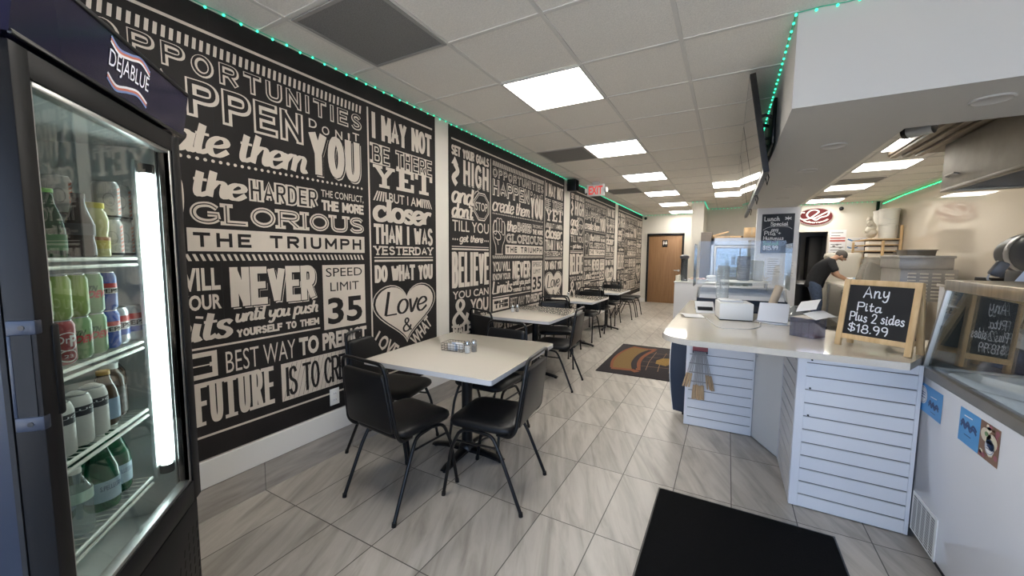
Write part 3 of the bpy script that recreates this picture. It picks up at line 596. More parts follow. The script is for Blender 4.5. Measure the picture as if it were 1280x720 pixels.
    S('until you push', 1.285, 1.775, 1.04, 1.115, l, w=.0165, callig=.5, join=True, shear=.2); S('YOURSELF TO THEM', 1.285, 1.785, .953, .999, l, w=.0115, gap=.30)
    R(.80, 1.79, .920, .931)
    R(.80, 1.185, .765, .905); S('THE', .83, 1.16, .79, .88, d, w=.034, layer=2, gap=.3); R(.82, 1.165, .832, .838, l, 3)
    T('BEST WAY', 1.225, 1.615, .765, .885, l, off=-.005); T('TO PREDICT', 1.64, 2.17, .765, .885, l, off=.045)
    S('the', .80, 1.02, .56, .70, l, w=.040, callig=.55, join=True, shear=.18)
    S('FUTURE', 1.075, 1.475, .515, .745, l, w=.0265, serif=True, gap=.62)
    R(1.52, 2.17, .505, .742); S('IS TO CREATE', 1.545, 2.145, .53, .715, d, w=.018, layer=2, gap=.2)
    for k in range(20): u = 1.53 + k * .031; ribbon(B, F, [(u, .51), (u + .06, .736)] if u < 2.1 else [(u, .51), (u + .02, .6)], False, .002, d, 3)
    # column three
    S('I MAY NOT', 2.26, 2.93, 2.29, 2.48, l, w=.033, gap=.34)
    S('BE THERE', 2.26, 2.935, 2.105, 2.255, l, w=.032, serif=True, gap=.26); S('BE THERE', 2.268, 2.927, 2.113, 2.247, d, w=.014, layer=2, gap=.26)
    def slabs(x0, x1, y0, y1, polys):      # block slab capitals drawn as polygons in a unit box
        for pg in polys: poly(B, F, [(x0 + (x1 - x0) * a, y0 + (y1 - y0) * b) for a, b in pg], l)
    slabs(2.265, 2.485, 1.935, 2.10, ([(0, 1), (.42, 1), (.42, .86), (.33, .86), (.5, .62), (.67, .86), (.58, .86), (.58, 1), (1, 1), (1, .86), (.9, .86), (.61, .46), (.61, .14), (.74, .14), (.74, 0), (.26, 0), (.26, .14), (.39, .14), (.39, .46), (.1, .86), (0, .86)],))
    slabs(2.50, 2.70, 1.94, 2.115, ([(0, 1), (1, 1), (1, .62), (.82, .62), (.82, .84), (.45, .84), (.45, .58), (.66, .58), (.66, .42), (.45, .42), (.45, .16), (.82, .16), (.82, .38), (1, .38), (1, 0), (0, 0), (0, .14), (.15, .14), (.15, .86), (0, .86)],))
    slabs(2.715, 2.935, 1.945, 2.135, ([(0, 1), (1, 1), (1, .62), (.84, .62), (.84, .84), (.63, .84), (.63, .14), (.78, .14), (.78, 0), (.22, 0), (.22, .14), (.37, .14), (.37, .84), (.16, .84), (.16, .62), (0, .62)],))
    T('BUT I AM', 2.42, 2.79, 1.83, 1.905, l, off=.01)
    for k in range(5): poly(B, F, [(2.26 + .03 * k, 1.83), (2.274 + .03 * k, 1.83), (2.314 + .02 * k, 1.905), (2.30 + .02 * k, 1.905)], l); poly(B, F, [(2.93 - .03 * k, 1.83), (2.916 - .03 * k, 1.83), (2.876 - .02 * k, 1.905), (2.89 - .02 * k, 1.905)], l)
    S('closer', 2.275, 2.92, 1.685, 1.85, l, w=.050, callig=.45, join=True)
    S('THAN I WAS', 2.26, 2.935, 1.50, 1.655, l, w=.026, gap=.36); S('YESTERDAY', 2.26, 2.935, 1.415, 1.485, l, w=.014, serif=True, gap=.26)
    R(2.26, 2.935, 1.392, 1.400); R(2.26, 2.935, 1.362, 1.378)
    S('DO WHAT YOU', 2.26, 2.93, 1.20, 1.335, l, w=.027, gap=.34)
    h = []
    for k in range(48): tt = 2 * PI * k / 48; h.append((2.595 + .335 * math.sin(tt) ** 3, .965 + .29 * (13 * math.cos(tt) - 5 * math.cos(2 * tt) - 2 * math.cos(3 * tt) - math.cos(4 * tt)) / 16 * 0.88 + .0))
    poly(B, F, h, l); ribbon(B, F, [(2.595 + (x - 2.595) * 1.08, .965 + (y - .965) * 1.07) for x, y in h], True, .008, l, 1)
    S('Love', 2.36, 2.83, .93, 1.12, d, w=.030, callig=.6, join=True, shear=.2, layer=2); S('&', 2.55, 2.65, .77, .88, d, w=.020, callig=.5, layer=2)
    def G(a, c0):     # lettering running down or up along the heart's lower edges
        ca, sa = math.cos(a), math.sin(a)
        return lambda u, v, ly: (0.006 + 0.0007 * ly, c0[0] + u * ca - v * sa, c0[1] + u * sa + v * ca)
    text(B, G(math.radians(-38), (2.275, .80)), 'LOVE', 0, .27, -.09, .03, l, off=.03); text(B, G(math.radians(38), (2.69, .60)), 'WHAT', .01, .29, 0, .12, l, off=.03)
    T('YOU DO', 2.27, 2.93, .475, .585, l, off=.03)
    return B
_m = build_mural().build('wall_mural', smooth=0, label='nearest black lettered wall mural beside the glass-door cooler', cat='mural', group='black lettered wall murals', loc=(XL, -0.17, 0))
dup(_m, (XL, 3.006, 0), label='second black lettered wall mural, behind the second dining table')
dup(_m, (XL, 6.265, 0), label='third black lettered wall mural, just past the small black wall speaker')
dup(_m, (XL, 9.53, 0), label='farthest black lettered wall mural, next to the restroom wall')
# wall things
t = thing('wall_outlet', 'white double wall outlet low on the nearest mural', 'outlet', (XL + 0.0075, 1.709, 0.425))
MB().box((0, -0.036, -0.058), (0.006, 0.036, 0.058), M_white2, 0.002).build('plate', t)
for z in (-0.022, 0.022):
    mb = MB().box((0.006, -0.017, z - 0.014), (0.008, 0.017, z + 0.014), M_paper, 0.001)
    for y in (-0.007, 0.007): mb.box((0.008, y - 0.0012, z - 0.004), (0.0083, y + 0.0012, z + 0.005), M_dark)
    mb.build('socket', t)
t = thing('wall_speaker', 'small black speaker high on the white strip between murals', 'speaker', (XL, 6.13, 2.58))
MB().box((0.02, -0.075, -0.11), (0.17, 0.075, 0.075), M_black, 0.012).build('cabinet', t); MB().box((0.171, -0.065, -0.10), (0.176, 0.065, 0.065), M_mat, 0.003).build('grille', t); MB().cyl((0, 0, 0), (0.03, 0, 0), 0.02, M_black).build('bracket', t)
t = thing('exit_sign', 'red lettered EXIT sign hanging from the ceiling by the murals', 'sign', (-2.02, 6.55, ZC - 0.004))
MB().box((-0.06, -0.03, -0.035), (0.06, 0.03, 0), M_white2, 0.004).build('canopy', t)
MB().box((-0.15, -0.022, -0.235), (0.15, 0.022, -0.04), M_white2, 0.006).build('housing', t)
mb = MB(); text(mb, lambda u, v, k: (u, -0.0225 - 0.0006 * k, v), 'EXIT', -0.12, 0.12, -0.21, -0.07, M_exit, off=0.03); mb.build('lettering', t)
mb = MB()
for s in (-1, 1): mb.cyl((s * 0.151, 0, -0.14), (s * 0.19, -0.01, -0.14), 0.03, M_white2, r2=0.045)
mb.build('lamp_head', t)
t = thing('dome_camera', 'small black dome camera at the far mural corner', 'camera', (-2.25, 12.40, ZC - 0.11))
MB().sphere((0, 0, 0), 0.045, M_black).build('dome', t); MB().cyl((0, 0, 0.02), (0, 0, 0.106), 0.02, M_white2).build('stem', t)
t = thing('dome_camera', 'small black dome camera on the kitchen wall next to the oval sign', 'camera', (2.19, KY - 0.09, 2.53))
MB().sphere((0, 0, 0), 0.045, M_black).build('dome', t); MB().cyl((0, 0.03, 0), (0, 0.09, 0), 0.025, M_black).build('stem', t)
# ------------------------------------------------------------------ dining chairs and tables
def arc_loop(pts, rad, n=5):      # polyline with rounded inner corners
    out = [Vector(pts[0])]
    for i in range(1, len(pts) - 1):
        p = Vector(pts[i]); a = (Vector(pts[i - 1]) - p); b = (Vector(pts[i + 1]) - p)
        r = min(rad, a.length * .49, b.length * .49); a = p + a.normalized() * r; b = p + b.normalized() * r
        for k in range(n + 1): t = k / n; out.append(a * (1 - t) ** 2 + p * 2 * t * (1 - t) + b * t * t)
    out.append(Vector(pts[-1])); return out
def rounded_rect(w, d, r, n=5, taper=1.0):
    out = []
    for cx, cy, a0 in ((w / 2 - r, d / 2 - r, 0), (-w / 2 + r, d / 2 - r, PI / 2), (-w / 2 + r, -d / 2 + r, PI), (w / 2 - r, -d / 2 + r, 1.5 * PI)):
        for k in range(n + 1): t = a0 + PI / 2 * k / n; out.append((cx + r * math.cos(t), cy + r * math.sin(t)))
    return out
def loft(mb, rings, m, M=None):
    n = len(rings[0]); vs = [p for r in rings for p in r]; fs = []
    for j in range(len(rings) - 1):
        for k in range(n): fs.append([j * n + k, j * n + (k + 1) % n, (j + 1) * n + (k + 1) % n, (j + 1) * n + k])
    fs.append(list(range(n))[::-1]); fs.append(list(range((len(rings) - 1) * n, len(rings) * n))); mb.add(vs, fs, m, M)
def make_chair(label):
    t = thing('dining_chair', label, 'chair', (0, 0, 0), 0, 'black stacking chairs around the dining tables')
    mb = MB(); rings = []
    for z, ins in ((0.425, .03), (0.43, .008), (0.445, 0), (0.462, .004), (0.474, .02), (0.480, .06), (0.482, .12)):
        rings.append([(x, y + 0.01, z) for x, y in rounded_rect(.42 - 2 * ins, .42 - 2 * ins, max(.07 - ins * .3, .02))])
    loft(mb, rings, M_vinyl); mb.build('seat', t, 60)
    # padded back
    mb = MB(); rings = []
    def bp(x, s, o):   # s 0..1 up the back, o offset out of its plane
        z = .478 + s * .325; y = -.222 - s * .045; hw = .200 - s * .024
        return (x * hw, y + o, z + o * .12)
    prof = [(-1, 0), (-1, 1), (1, 1), (1, 0)]
    for o, ins in ((-.014, .05), (-.011, .012), (0.0, 0), (.011, .008), (.019, .05), (.022, .14)):
        ring = []
        for cx, cs, a0 in ((1 - .13, 1 - .12, 0), (-1 + .13, 1 - .12, PI / 2), (-1 + .13, .12, PI), (1 - .13, .12, 1.5 * PI)):
            for k in range(5):
                a = a0 + PI / 2 * k / 4; x = cx + .13 * math.cos(a); s = cs + .12 * math.sin(a)
                ring.append(bp(x * (1 - ins), .5 + (s - .5) * (1 - ins * 1.1), o))
        rings.append(ring)
    loft(mb, rings, M_vinyl); mb.build('backrest', t, 60)
    mb = MB()
    pts = [(-.178, -.10, .417), (-.205, -.185, .425), (-.213, -.222, .47), (-.180, -.273, .86), (.180, -.273, .86), (.213, -.222, .47), (.205, -.185, .425), (.178, -.10, .417)]
    mb.tube(arc_loop(pts, .055), .0105, M_black, 8); mb.build('back_frame', t, 60)
    for s in (-1, 1):
        fr = arc_loop([(s * .185, .05, .417), (s * .195, .135, .41), (s * .208, .185, .29), (s * .218, .232, .012)], .04, 4)
        MB().tube(fr, .0105, M_black, 8).cyl((s * .218, .233, 0), (s * .2178, .2305, .022), .013, M_black, 10).build('leg', t, 60)
        re = arc_loop([(s * .185, .05, .417), (s * .195, -.075, .41), (s * .208, -.14, .29), (s * .220, -.258, .012)], .04, 4)
        MB().tube(re, .0105, M_black, 8).cyl((s * .220, -.259, 0), (s * .2198, -.256, .022), .013, M_black, 10).build('leg', t, 60)
        MB().tube([(s * .199, .158, .345), (s * .203, -.112, .345)], .007, M_black, 6).build('stretcher', t, 60)
    MB().tube([(-.186, .10, .415), (.186, .10, .415)], .008, M_black, 6).tube([(-.186, -.10, .415), (.186, -.10, .415)], .008, M_black, 6).build('seat_frame', t, 60)
    return t
ch0 = make_chair('black vinyl chair in front of the first dining table, back to the viewer')
ch0.location = (-1.658, 1.655, 0); ch0.rotation_euler = (0, 0, math.radians(-5))
def place(x, y, deg, label): return dup(ch0, (x, y, 0), math.radians(deg), label)
place(-1.205, 1.965, 97, 'black vinyl chair on the aisle side of the first dining table')
place(-2.115, 2.03, -78, 'black vinyl chair between the nearest mural and the first dining table')
place(-1.60, 2.53, 180, 'black vinyl chair tucked under the far edge of the first dining table')
place(-2.09, 3.53, -21, 'black vinyl chair at the near wall-side corner of the second dining table')
place(-1.63, 3.94, 95, 'black vinyl chair on the aisle side of the second dining table')
place(-1.93, 4.63, 208, 'black vinyl chair at the far edge of the second dining table')
place(-2.10, 5.33, 2, 'black vinyl chair at the near edge of the third dining table')
place(-2.10, 6.32, 180, 'black vinyl chair at the far edge of the third dining table')
place(-2.13, 7.18, 0, 'black vinyl chair at the near edge of the fourth dining table')
place(-2.16, 8.02, 180, 'black vinyl chair at the far edge of the fourth dining table')
place(-2.04, 8.98, -90, 'black vinyl chair with no table, nearer of the two past the last table')
place(-2.02, 9.50, -90, 'black vinyl chair with no table, farther one, closest to the restroom door')

def make_table(label, sx, sy):
    t = thing('dining_table', label, 'table', (0, 0, 0), 0, 'cream dining tables along the mural wall')
    mb = MB(); loft(mb, [[(x, y, z) for x, y in rounded_rect(sx - 2 * i, sy - 2 * i, .018, 3)] for z, i in ((.7485, .0), (.75, .0015))], M_table)
    loft(mb, [[(x, y, z) for x, y in rounded_rect(sx - 2 * i, sy - 2 * i, .018, 3)] for z, i in ((.718, .003), (.72, 0), (.7485, 0))], M_table_edge)
    mb.build('tabletop', t, 40)
    mb = MB().cyl((0, 0, .05), (0, 0, .705), .038, M_black, 20).lathe([(.06, .045), (.055, .07), (.040, .085)], (0, 0, 0), M_black, 20)
    mb.build('column', t, 40)
    mb = MB().box((-.02, -sy * .33, .703), (.02, sy * .33, .718), M_black, .004).box((-sx * .33, -.02, .7025), (sx * .33, .02, .7175), M_black, .004); mb.build('top_bracket', t, 30)
    mb = MB()
    for k in range(4):
        a = k * PI / 2; ca, sa = math.cos(a), math.sin(a)
        rings = []
        for rr, hw, zt, zb in ((.0, .034, .062, .03), (.06, .034, .060, .03), (.16, .028, .048, .024), (.255, .028, .034, .012), (.29, .026, .022, .010)):
            rings.append([(ca * rr - sa * u, sa * rr + ca * u, z) for u, z in ((-hw, zb), (hw, zb), (hw, zt - .008), (hw * .6, zt), (-hw * .6, zt), (-hw, zt - .008))])
        loft(mb, rings, M_black); mb.cyl((ca * .27, sa * .27, 0), (ca * .27, sa * .27, .014), .018, M_black, 12)
    mb.build('base', t, 40)
    return t
t1 = make_table('cream dining table nearest the cooler, with condiments on it', .935, 1.0); t1.location = (-1.575, 2.19, 0); t1.rotation_euler = (0, 0, math.radians(3.5))
t2 = make_table('cream dining table second from the cooler, beside the second mural', .80, 1.04); t2.location = (-1.955, 4.10, 0)
dup(t2, (-2.02, 5.85, 0), 0, 'cream dining table third from the cooler, between second and third murals').scale = (.86, .86, 1)
t4 = dup(t2, (-2.03, 7.46, 0), 0, 'farthest cream dining table, beside the third mural'); t4.scale = (.86, .93, 1)
# table-top things
t = thing('wire_caddy', 'small wire basket of sugar packets on the first dining table', 'basket', (-1.655, 2.17, .7502), math.radians(6))
mb = MB(); a, b, h = .085, .055, .055
for z in (.003, .02, .037, h): mb.tube([(-a, -b, z), (a, -b, z), (a, b, z), (-a, b, z)], .0014, M_black, 5, closed=True)
for k in range(8): x = -a + 2 * a * k / 7; mb.tube([(x, -b, .003), (x, -b, h)], .0011, M_black, 4); mb.tube([(x, b, .003), (x, b, h)], .0011, M_black, 4)
for k in range(1, 5): y = -b + 2 * b * k / 5; mb.tube([(-a, y, .003), (-a, y, h)], .0011, M_black, 4); mb.tube([(a, y, .003), (a, y, h)], .0011, M_black, 4); mb.tube([(-a, y, .003), (a, y, .003)], .0011, M_black, 4)
mb.build('basket', t, 60)
random.seed(3)
MP2 = mat('packet_blue', (0.45, 0.55, 0.70), 0.6); MP3 = mat('packet_grey', (0.55, 0.55, 0.55), 0.6)
for k in range(7):
    o = MB().box((-.03, -.003, .0), (.03, .003, .042), (M_paper, MP2, M_paper, MP3)[k % 4], .0015).build('sugar_packet', label='sugar packet standing in the wire basket on the first table', cat='sugar packet', group='sugar packets in the wire basket')
    o.location = (-1.655 + random.uniform(-.03, .03), 2.135 + k * .012, .7545); o.rotation_euler = (random.uniform(-.35, .35), 0, random.uniform(-.3, .3))
def shaker(loc, label, fill):
    t = thing('shaker', label, 'shaker', loc, .4, 'glass salt and pepper shakers')
    MB().lathe([(.019, 0), (.021, .003), (.021, .045), (.017, .062)], (0, 0, 0), glass('shaker_glass', (.95, .96, .96), 1.5, boost=.05, haze=.15), 8).build('jar', t, 20)
    MB().lathe([(.017, .003), (.0175, .045), (.0, .046)], (0, 0, 0), fill, 8).build('contents', t, 20)
    MB().lathe([(.019, .060), (.019, .074), (.014, .083), (.0, .085)], (0, 0, 0), M_chrome, 12).build('cap', t, 40); return t
M_salt = mat('salt', (.85, .85, .84), .9); M_pepper = mat('pepper', (.16, .13, .11), .9, noise=.4, nscale=300)
shaker((-1.535, 2.14, .7502), 'white salt shaker with chrome cap next to the wire basket', M_salt)
shaker((-1.515, 2.19, .7502), 'pepper shaker behind the salt shaker on the first table', M_pepper)
shaker((-2.20, 3.98, .7502), 'salt shaker on the second dining table', M_salt); shaker((-2.16, 4.02, .7502), 'pepper shaker on the second dining table', M_pepper)
shaker((-2.22, 5.86, .7502), 'salt shaker on the third dining table', M_salt)
# mats
t = thing('entrance_mat', 'plain black entrance mat on the tile floor at the front', 'mat', (.12, 1.75, 0))
loft(MB_ := MB(), [[(x, y, z) for x, y in rounded_rect(.84 - 2 * i, 1.36 - 2 * i, .012, 2)] for z, i in ((0.0005, 0), (.004, 0), (.009, .012))], M_mat); MB_.build('carpet', t, 30)
mb = MB()
for (a, b) in (((-.425, -.685), (-.405, .685)), ((.405, -.685), (.425, .685)), ((-.405, -.685), (.405, -.665)), ((-.405, .665), (.405, .685))): mb.box((a[0], a[1], .0004), (b[0], b[1], .005), M_black, .001)
mb.build('rubber_edge', t, 30)
t = thing('logo_mat', 'dark floor mat with a tan and orange emblem beside the counter', 'mat', (-.945, 5.46, 0), math.radians(1.5))
LW, LL = .90, 1.66
MB().box((-LW / 2, -LL / 2, .0005), (LW / 2, LL / 2, .008), M_rug, .003).build('carpet', t, 30)
M_tan = mat('rug_tan', (.19, .115, .038), .95, noise=.3, nscale=120); M_or = mat('rug_orange', (.21, .070, .030), .95, noise=.25, nscale=120); M_gold = mat('rug_gold', (.26, .155, .04), .95, noise=.3, nscale=60); M_br = mat('rug_line', (.22, .13, .08), .95)
mb = MB(); F = lambda u, v, l: (u, v, .0081 + .0004 * l)
def tf(u, v): return (u, v)
# the emblem: a curved tan band with orange scroll ends, open lattice and a small gold figure
outer = catmull([(-.30, -.62), (-.36, -.30), (-.37, .05), (-.33, .40), (-.26, .66)], 6); inner = catmull([(-.02, .60), (-.10, .35), (-.13, .05), (-.12, -.28), (-.06, -.56)], 6)
poly(mb, F, outer + inner, M_tan); ribbon(mb, F, outer, False, .035, M_or, 2); ribbon(mb, F, [(-.30, -.64), (-.18, -.62), (-.05, -.60), (.02, -.66)], False, .085, M_or, 2); ribbon(mb, F, [(-.27, .68), (-.15, .64), (.0, .62), (.08, .68)], False, .07, M_or, 2)
ribbon(mb, F, catmull([(.02, -.58), (-.03, -.25), (-.04, .05), (.0, .35), (.06, .60)], 6), False, .055, M_or, 2); ribbon(mb, F, catmull([(-.03, -.5), (-.075, -.25), (-.085, .05), (-.05, .35), (.0, .55)], 6), False, .05, M_rug, 3)
for v in (-.36, -.12, .14, .38): ribbon(mb, F, [(.0, v), (.40, v + .05)], False, .009, M_br, 1)
for u in (.10, .24, .37): ribbon(mb, F, [(u, -.52), (u - .02, -.1), (u, .5)], False, .008, M_br, 1)
poly(mb, F, [(.17, -.16), (.30, -.22), (.36, -.08), (.39, .10), (.31, .20), (.22, .16), (.16, .02)], M_gold, 3)
mb.build('emblem', t, 0)

# ------------------------------------------------------------------ glass-door cooler
FX = Vector((-1.76201847, 0.68423539, 0)); FV = Vector((-0.75093177, 0.6603798, 0)); FA = math.atan2(FV.y, FV.x)
cool = thing('drink_cooler', 'tall black glass-door drink cooler full of bottles and cans', 'cooler', (FX.x, FX.y, 0), FA)
# local frame: x runs along the front (0 at the mural-side corner, -0.72 at the hinge-free side), -y points out of the door
W0, W1 = -.722, 0.0; DP = .68
mb = MB(); t_ = .045
mb.box((W0 + .004, .055, .03), (W0 + t_, DP, 1.99), M_fridge_side, .004).box((W1 - t_, .055, .03), (W1 - .004, DP, 1.99), M_fridge_side, .004)
mb.box((W0 + t_, DP - .04, .03), (W1 - t_, DP, 1.99), M_fridge).box((W0 + t_, .055, 1.80), (W1 - t_, DP - .04, 1.99), M_fridge).box((W0 + t_, .055, .03), (W1 - t_, DP - .04, .44), M_fridge)
for x in (W0 + .06, W1 - .06):
    for y in (.12, DP - .06): mb.cyl((x, y, 0), (x, y, .035), .02, M_black, 10)
mb.build('body', cool, 30)
mb = MB(); i = t_
mb.box((W0 + i, DP - .055, .44), (W1 - i, DP - .041, 1.80), M_inner).box((W0 + i, .06, .44), (W0 + i + .012, DP - .055, 1.80), M_inner).box((W1 - i - .012, .06, .44), (W1 - i, DP - .055, 1.80), M_inner)
mb.box((W0 + i, .06, .44), (W1 - i, DP - .055, .462), M_inner).box((W0 + i, .06, 1.78), (W1 - i, DP - .055, 1.80), M_inner)
mb.build('liner', cool, 0)
# lit canopy
mb = MB().prism([(-.004, 1.842), (-.026, 1.992), (.055, 1.992), (.055, 1.842)], W0, W1, M_canopy, 'yz').box((W0, .055, 1.99), (W1, DP, 2.0), M_fridge)
mb.box((W0 + .002, -.008, 1.838), (W1 - .001, .0, 1.848), M_black, .002).box((W0 + .002, -.030, 1.986), (W1 - .001, -.018, 1.996), M_black, .002); can = mb.build('canopy', cool, 30)
mb = MB(); F = lambda u, v, l: (u, -.0045 - (v - 1.842) * .1467 - .0006 * l, v)
M_lw = mat('canopy_white', (.72, .74, .80), .4); M_lr = mat('canopy_red', (.50, .14, .09), .4); M_lb = mat('canopy_blue', (.16, .25, .50), .4)
text(mb, F, 'DEJABLUE', -.438, -.252, 1.893, 1.948, M_lw, 2, off=.0)
for dz, sgn in ((.030, 1), (-.030, -1)):
    for q, (mm, k) in enumerate(((M_lw, 0), (M_lr, 1), (M_lb, 2))):
        c = [(-.438, 1.9205 + sgn * (.046 - .0)), (-.40, 1.9205 + sgn * .030), (-.35, 1.9205 + sgn * .038), (-.30, 1.9205 + sgn * .050), (-.252, 1.9205 + sgn * .032)] if sgn > 0 else [(-.438, 1.9205 - .034), (-.40, 1.9205 - .052), (-.35, 1.9205 - .040), (-.30, 1.9205 - .032), (-.252, 1.9205 - .048)]
        ribbon(mb, F, catmull([(u, v + sgn * .006 * k) for u, v in c], 6), False, .006, mm, 1)
mb.build('lettering', can, 0)
# vented base panel
mb = MB().box((W0 + .012, .012, .05), (W1 - .030, .056, .480), M_fridge, .003)
for row in range(8):
    z = .385 - row * .040
    for k in range(11):
        x = -.055 - k * .036 - (0 if True else 0)
        if k > 2.2 + row * 1.3: continue
        mb.add([(x, .0115, z - .013), (x + .010, .0115, z - .013), (x + .016, .0115, z + .013), (x + .006, .0115, z + .013)], [[0, 1, 2, 3]], M_dark)
mb.build('base_panel', cool, 30)
# door: frame, glass, handle
z0, z1 = .500, 1.828; gx0, gx1, gz0, gz1 = -.663, -.098, .592, 1.760
mb = MB()
mb.box((W0, -.002, z0), (gx0 - .012, .045, z1), M_fridge, .003).box((gx1 + .012, -.002, z0), (-.030, .045, z1), M_fridge, .003).box((gx0 - .02, -.001, z0), (gx1 + .02, .045, gz0 - .012), M_fridge, .003).box((gx0 - .02, -.001, gz1 + .012), (gx1 + .02, .045, z1), M_fridge, .003)
door = mb.build('door', cool, 30)
mb = MB()
for a, b in (((gx0 - .013, .004, gz0 - .013), (gx0, .035, gz1 + .013)), ((gx1, .004, gz0 - .013), (gx1 + .013, .035, gz1 + .013)), ((gx0, .004, gz0 - .013), (gx1, .035, gz0)), ((gx0, .004, gz1), (gx1, .035, gz1 + .013))): mb.box(a, b, M_alu, .002)
mb.build('glass_trim', door, 30)
MB().box((gx0, .012, gz0), (gx1, .016, gz1), M_glass).build('pane', door, 0)
mb = MB(); fw = [(W0 - .002, -.012, 1.02), (W0 + .02, -.012, 1.02)]
mb.box((W0 - .003, -.003, 1.255), (W0 + .016, .042, 1.285), M_fridge_side, .003).box((W0 - .003, -.003, 1.055), (W0 + .016, .042, 1.085), M_fridge_side, .003).box((W0 - .002, .006, 1.085), (W0 + .040, .036, 1.255), M_dark).box((W0 - .003, .036, 1.085), (W0 + .014, .042, 1.255), M_fridge_side, .002).box((W0 + .038, -.006, 1.07), (W0 + .058, .02, 1.27), M_fridge, .006)
for z in (1.270, 1.070): mb.cyl((W0 - .0045, .018, z), (W0 - .002, .018, z), .005, M_black, 12)
mb.build('handle', door, 30)
MB().box((W0 - .001, .046, .5), (W0 + .05, .0545, 1.82), M_dark).box((W1 - .06, .046, .5), (W1 - .031, .0545, 1.82), M_dark).build('gasket', door, 0)
# interior tube lamp, shelves
mb = MB().box((-.110, .093, .62), (-.060, .106, 1.73), M_inner, .004); lp = mb.build('lamp_holder', cool, 30)
MB().cyl((-.085, .074, .66), (-.085, .074, 1.69), .016, M_tube, 14).build('lamp_tube', lp, 40)
MB().cyl((-.085, .074, .63), (-.085, .074, .66), .021, M_black, 14).cyl((-.085, .074, 1.69), (-.085, .074, 1.72), .021, M_black, 14).build('lamp_cap', lp, 40)
SHZ = (1.408, 1.124, .886, .640)
for z in SHZ:
    mb = MB()
    for dz in (-.006, -.026): mb.tube([(-.665, .10, z + dz), (-.128, .10, z + dz)], .0052, M_wire, 8)
    for k in range(22): x = -.66 + k * .0255; mb.tube([(x, .10, z - .006), (x, .60, z - .006)], .0018, M_wire, 5)
    for y in (.25, .42, .60): mb.tube([(-.665, y, z - .010), (-.128, y, z - .010)], .003, M_wire, 6)
    mb.build('shelf', cool, 40)
    MB().box((-.15, .30, z - .03), (-.13, .60, z - .010), M_inner).build('shelf_bracket', cool, 0) if False else None
MB().box((-.40, .585, .47), (-.388, .60, 1.78), M_alu).build('shelf_rail', cool, 0)
cool_top = MB().box((-.30, .10, 2.0), (.02, .52, 2.09), M_fridge, .02)
t = thing('black_tray', 'black plastic tray lying on top of the drink cooler', 'tray', (FX.x, FX.y, 2.0005), FA)
mb = MB(); loft(mb, [[(x - .17, y + .28, z) for x, y in rounded_rect(.50 - 2 * i_, .40 - 2 * i_, .03, 4)] for z, i_ in ((0, .02), (.075, 0), (.082, 0), (.082, .012), (.02, .03))], M_black); mb.build('tray', t, 40)
mb = MB(); mb.box((-.12, .075, .03), (-.09, .085, .06), M_dark).box((-.25, .075, .03), (-.22, .085, .06), M_dark); mb.build('clip', t)
def FP(x, y, z): return (FX.x + FV.x * x - FV.y * y, FX.y + FV.y * x + FV.x * y, z)     # cooler local -> world
def wrap(r, z0): return lambda u, v, l: ((r + .0004 * l) * math.sin(u / r), -(r + .0004 * l) * math.cos(u / r), z0 + v)
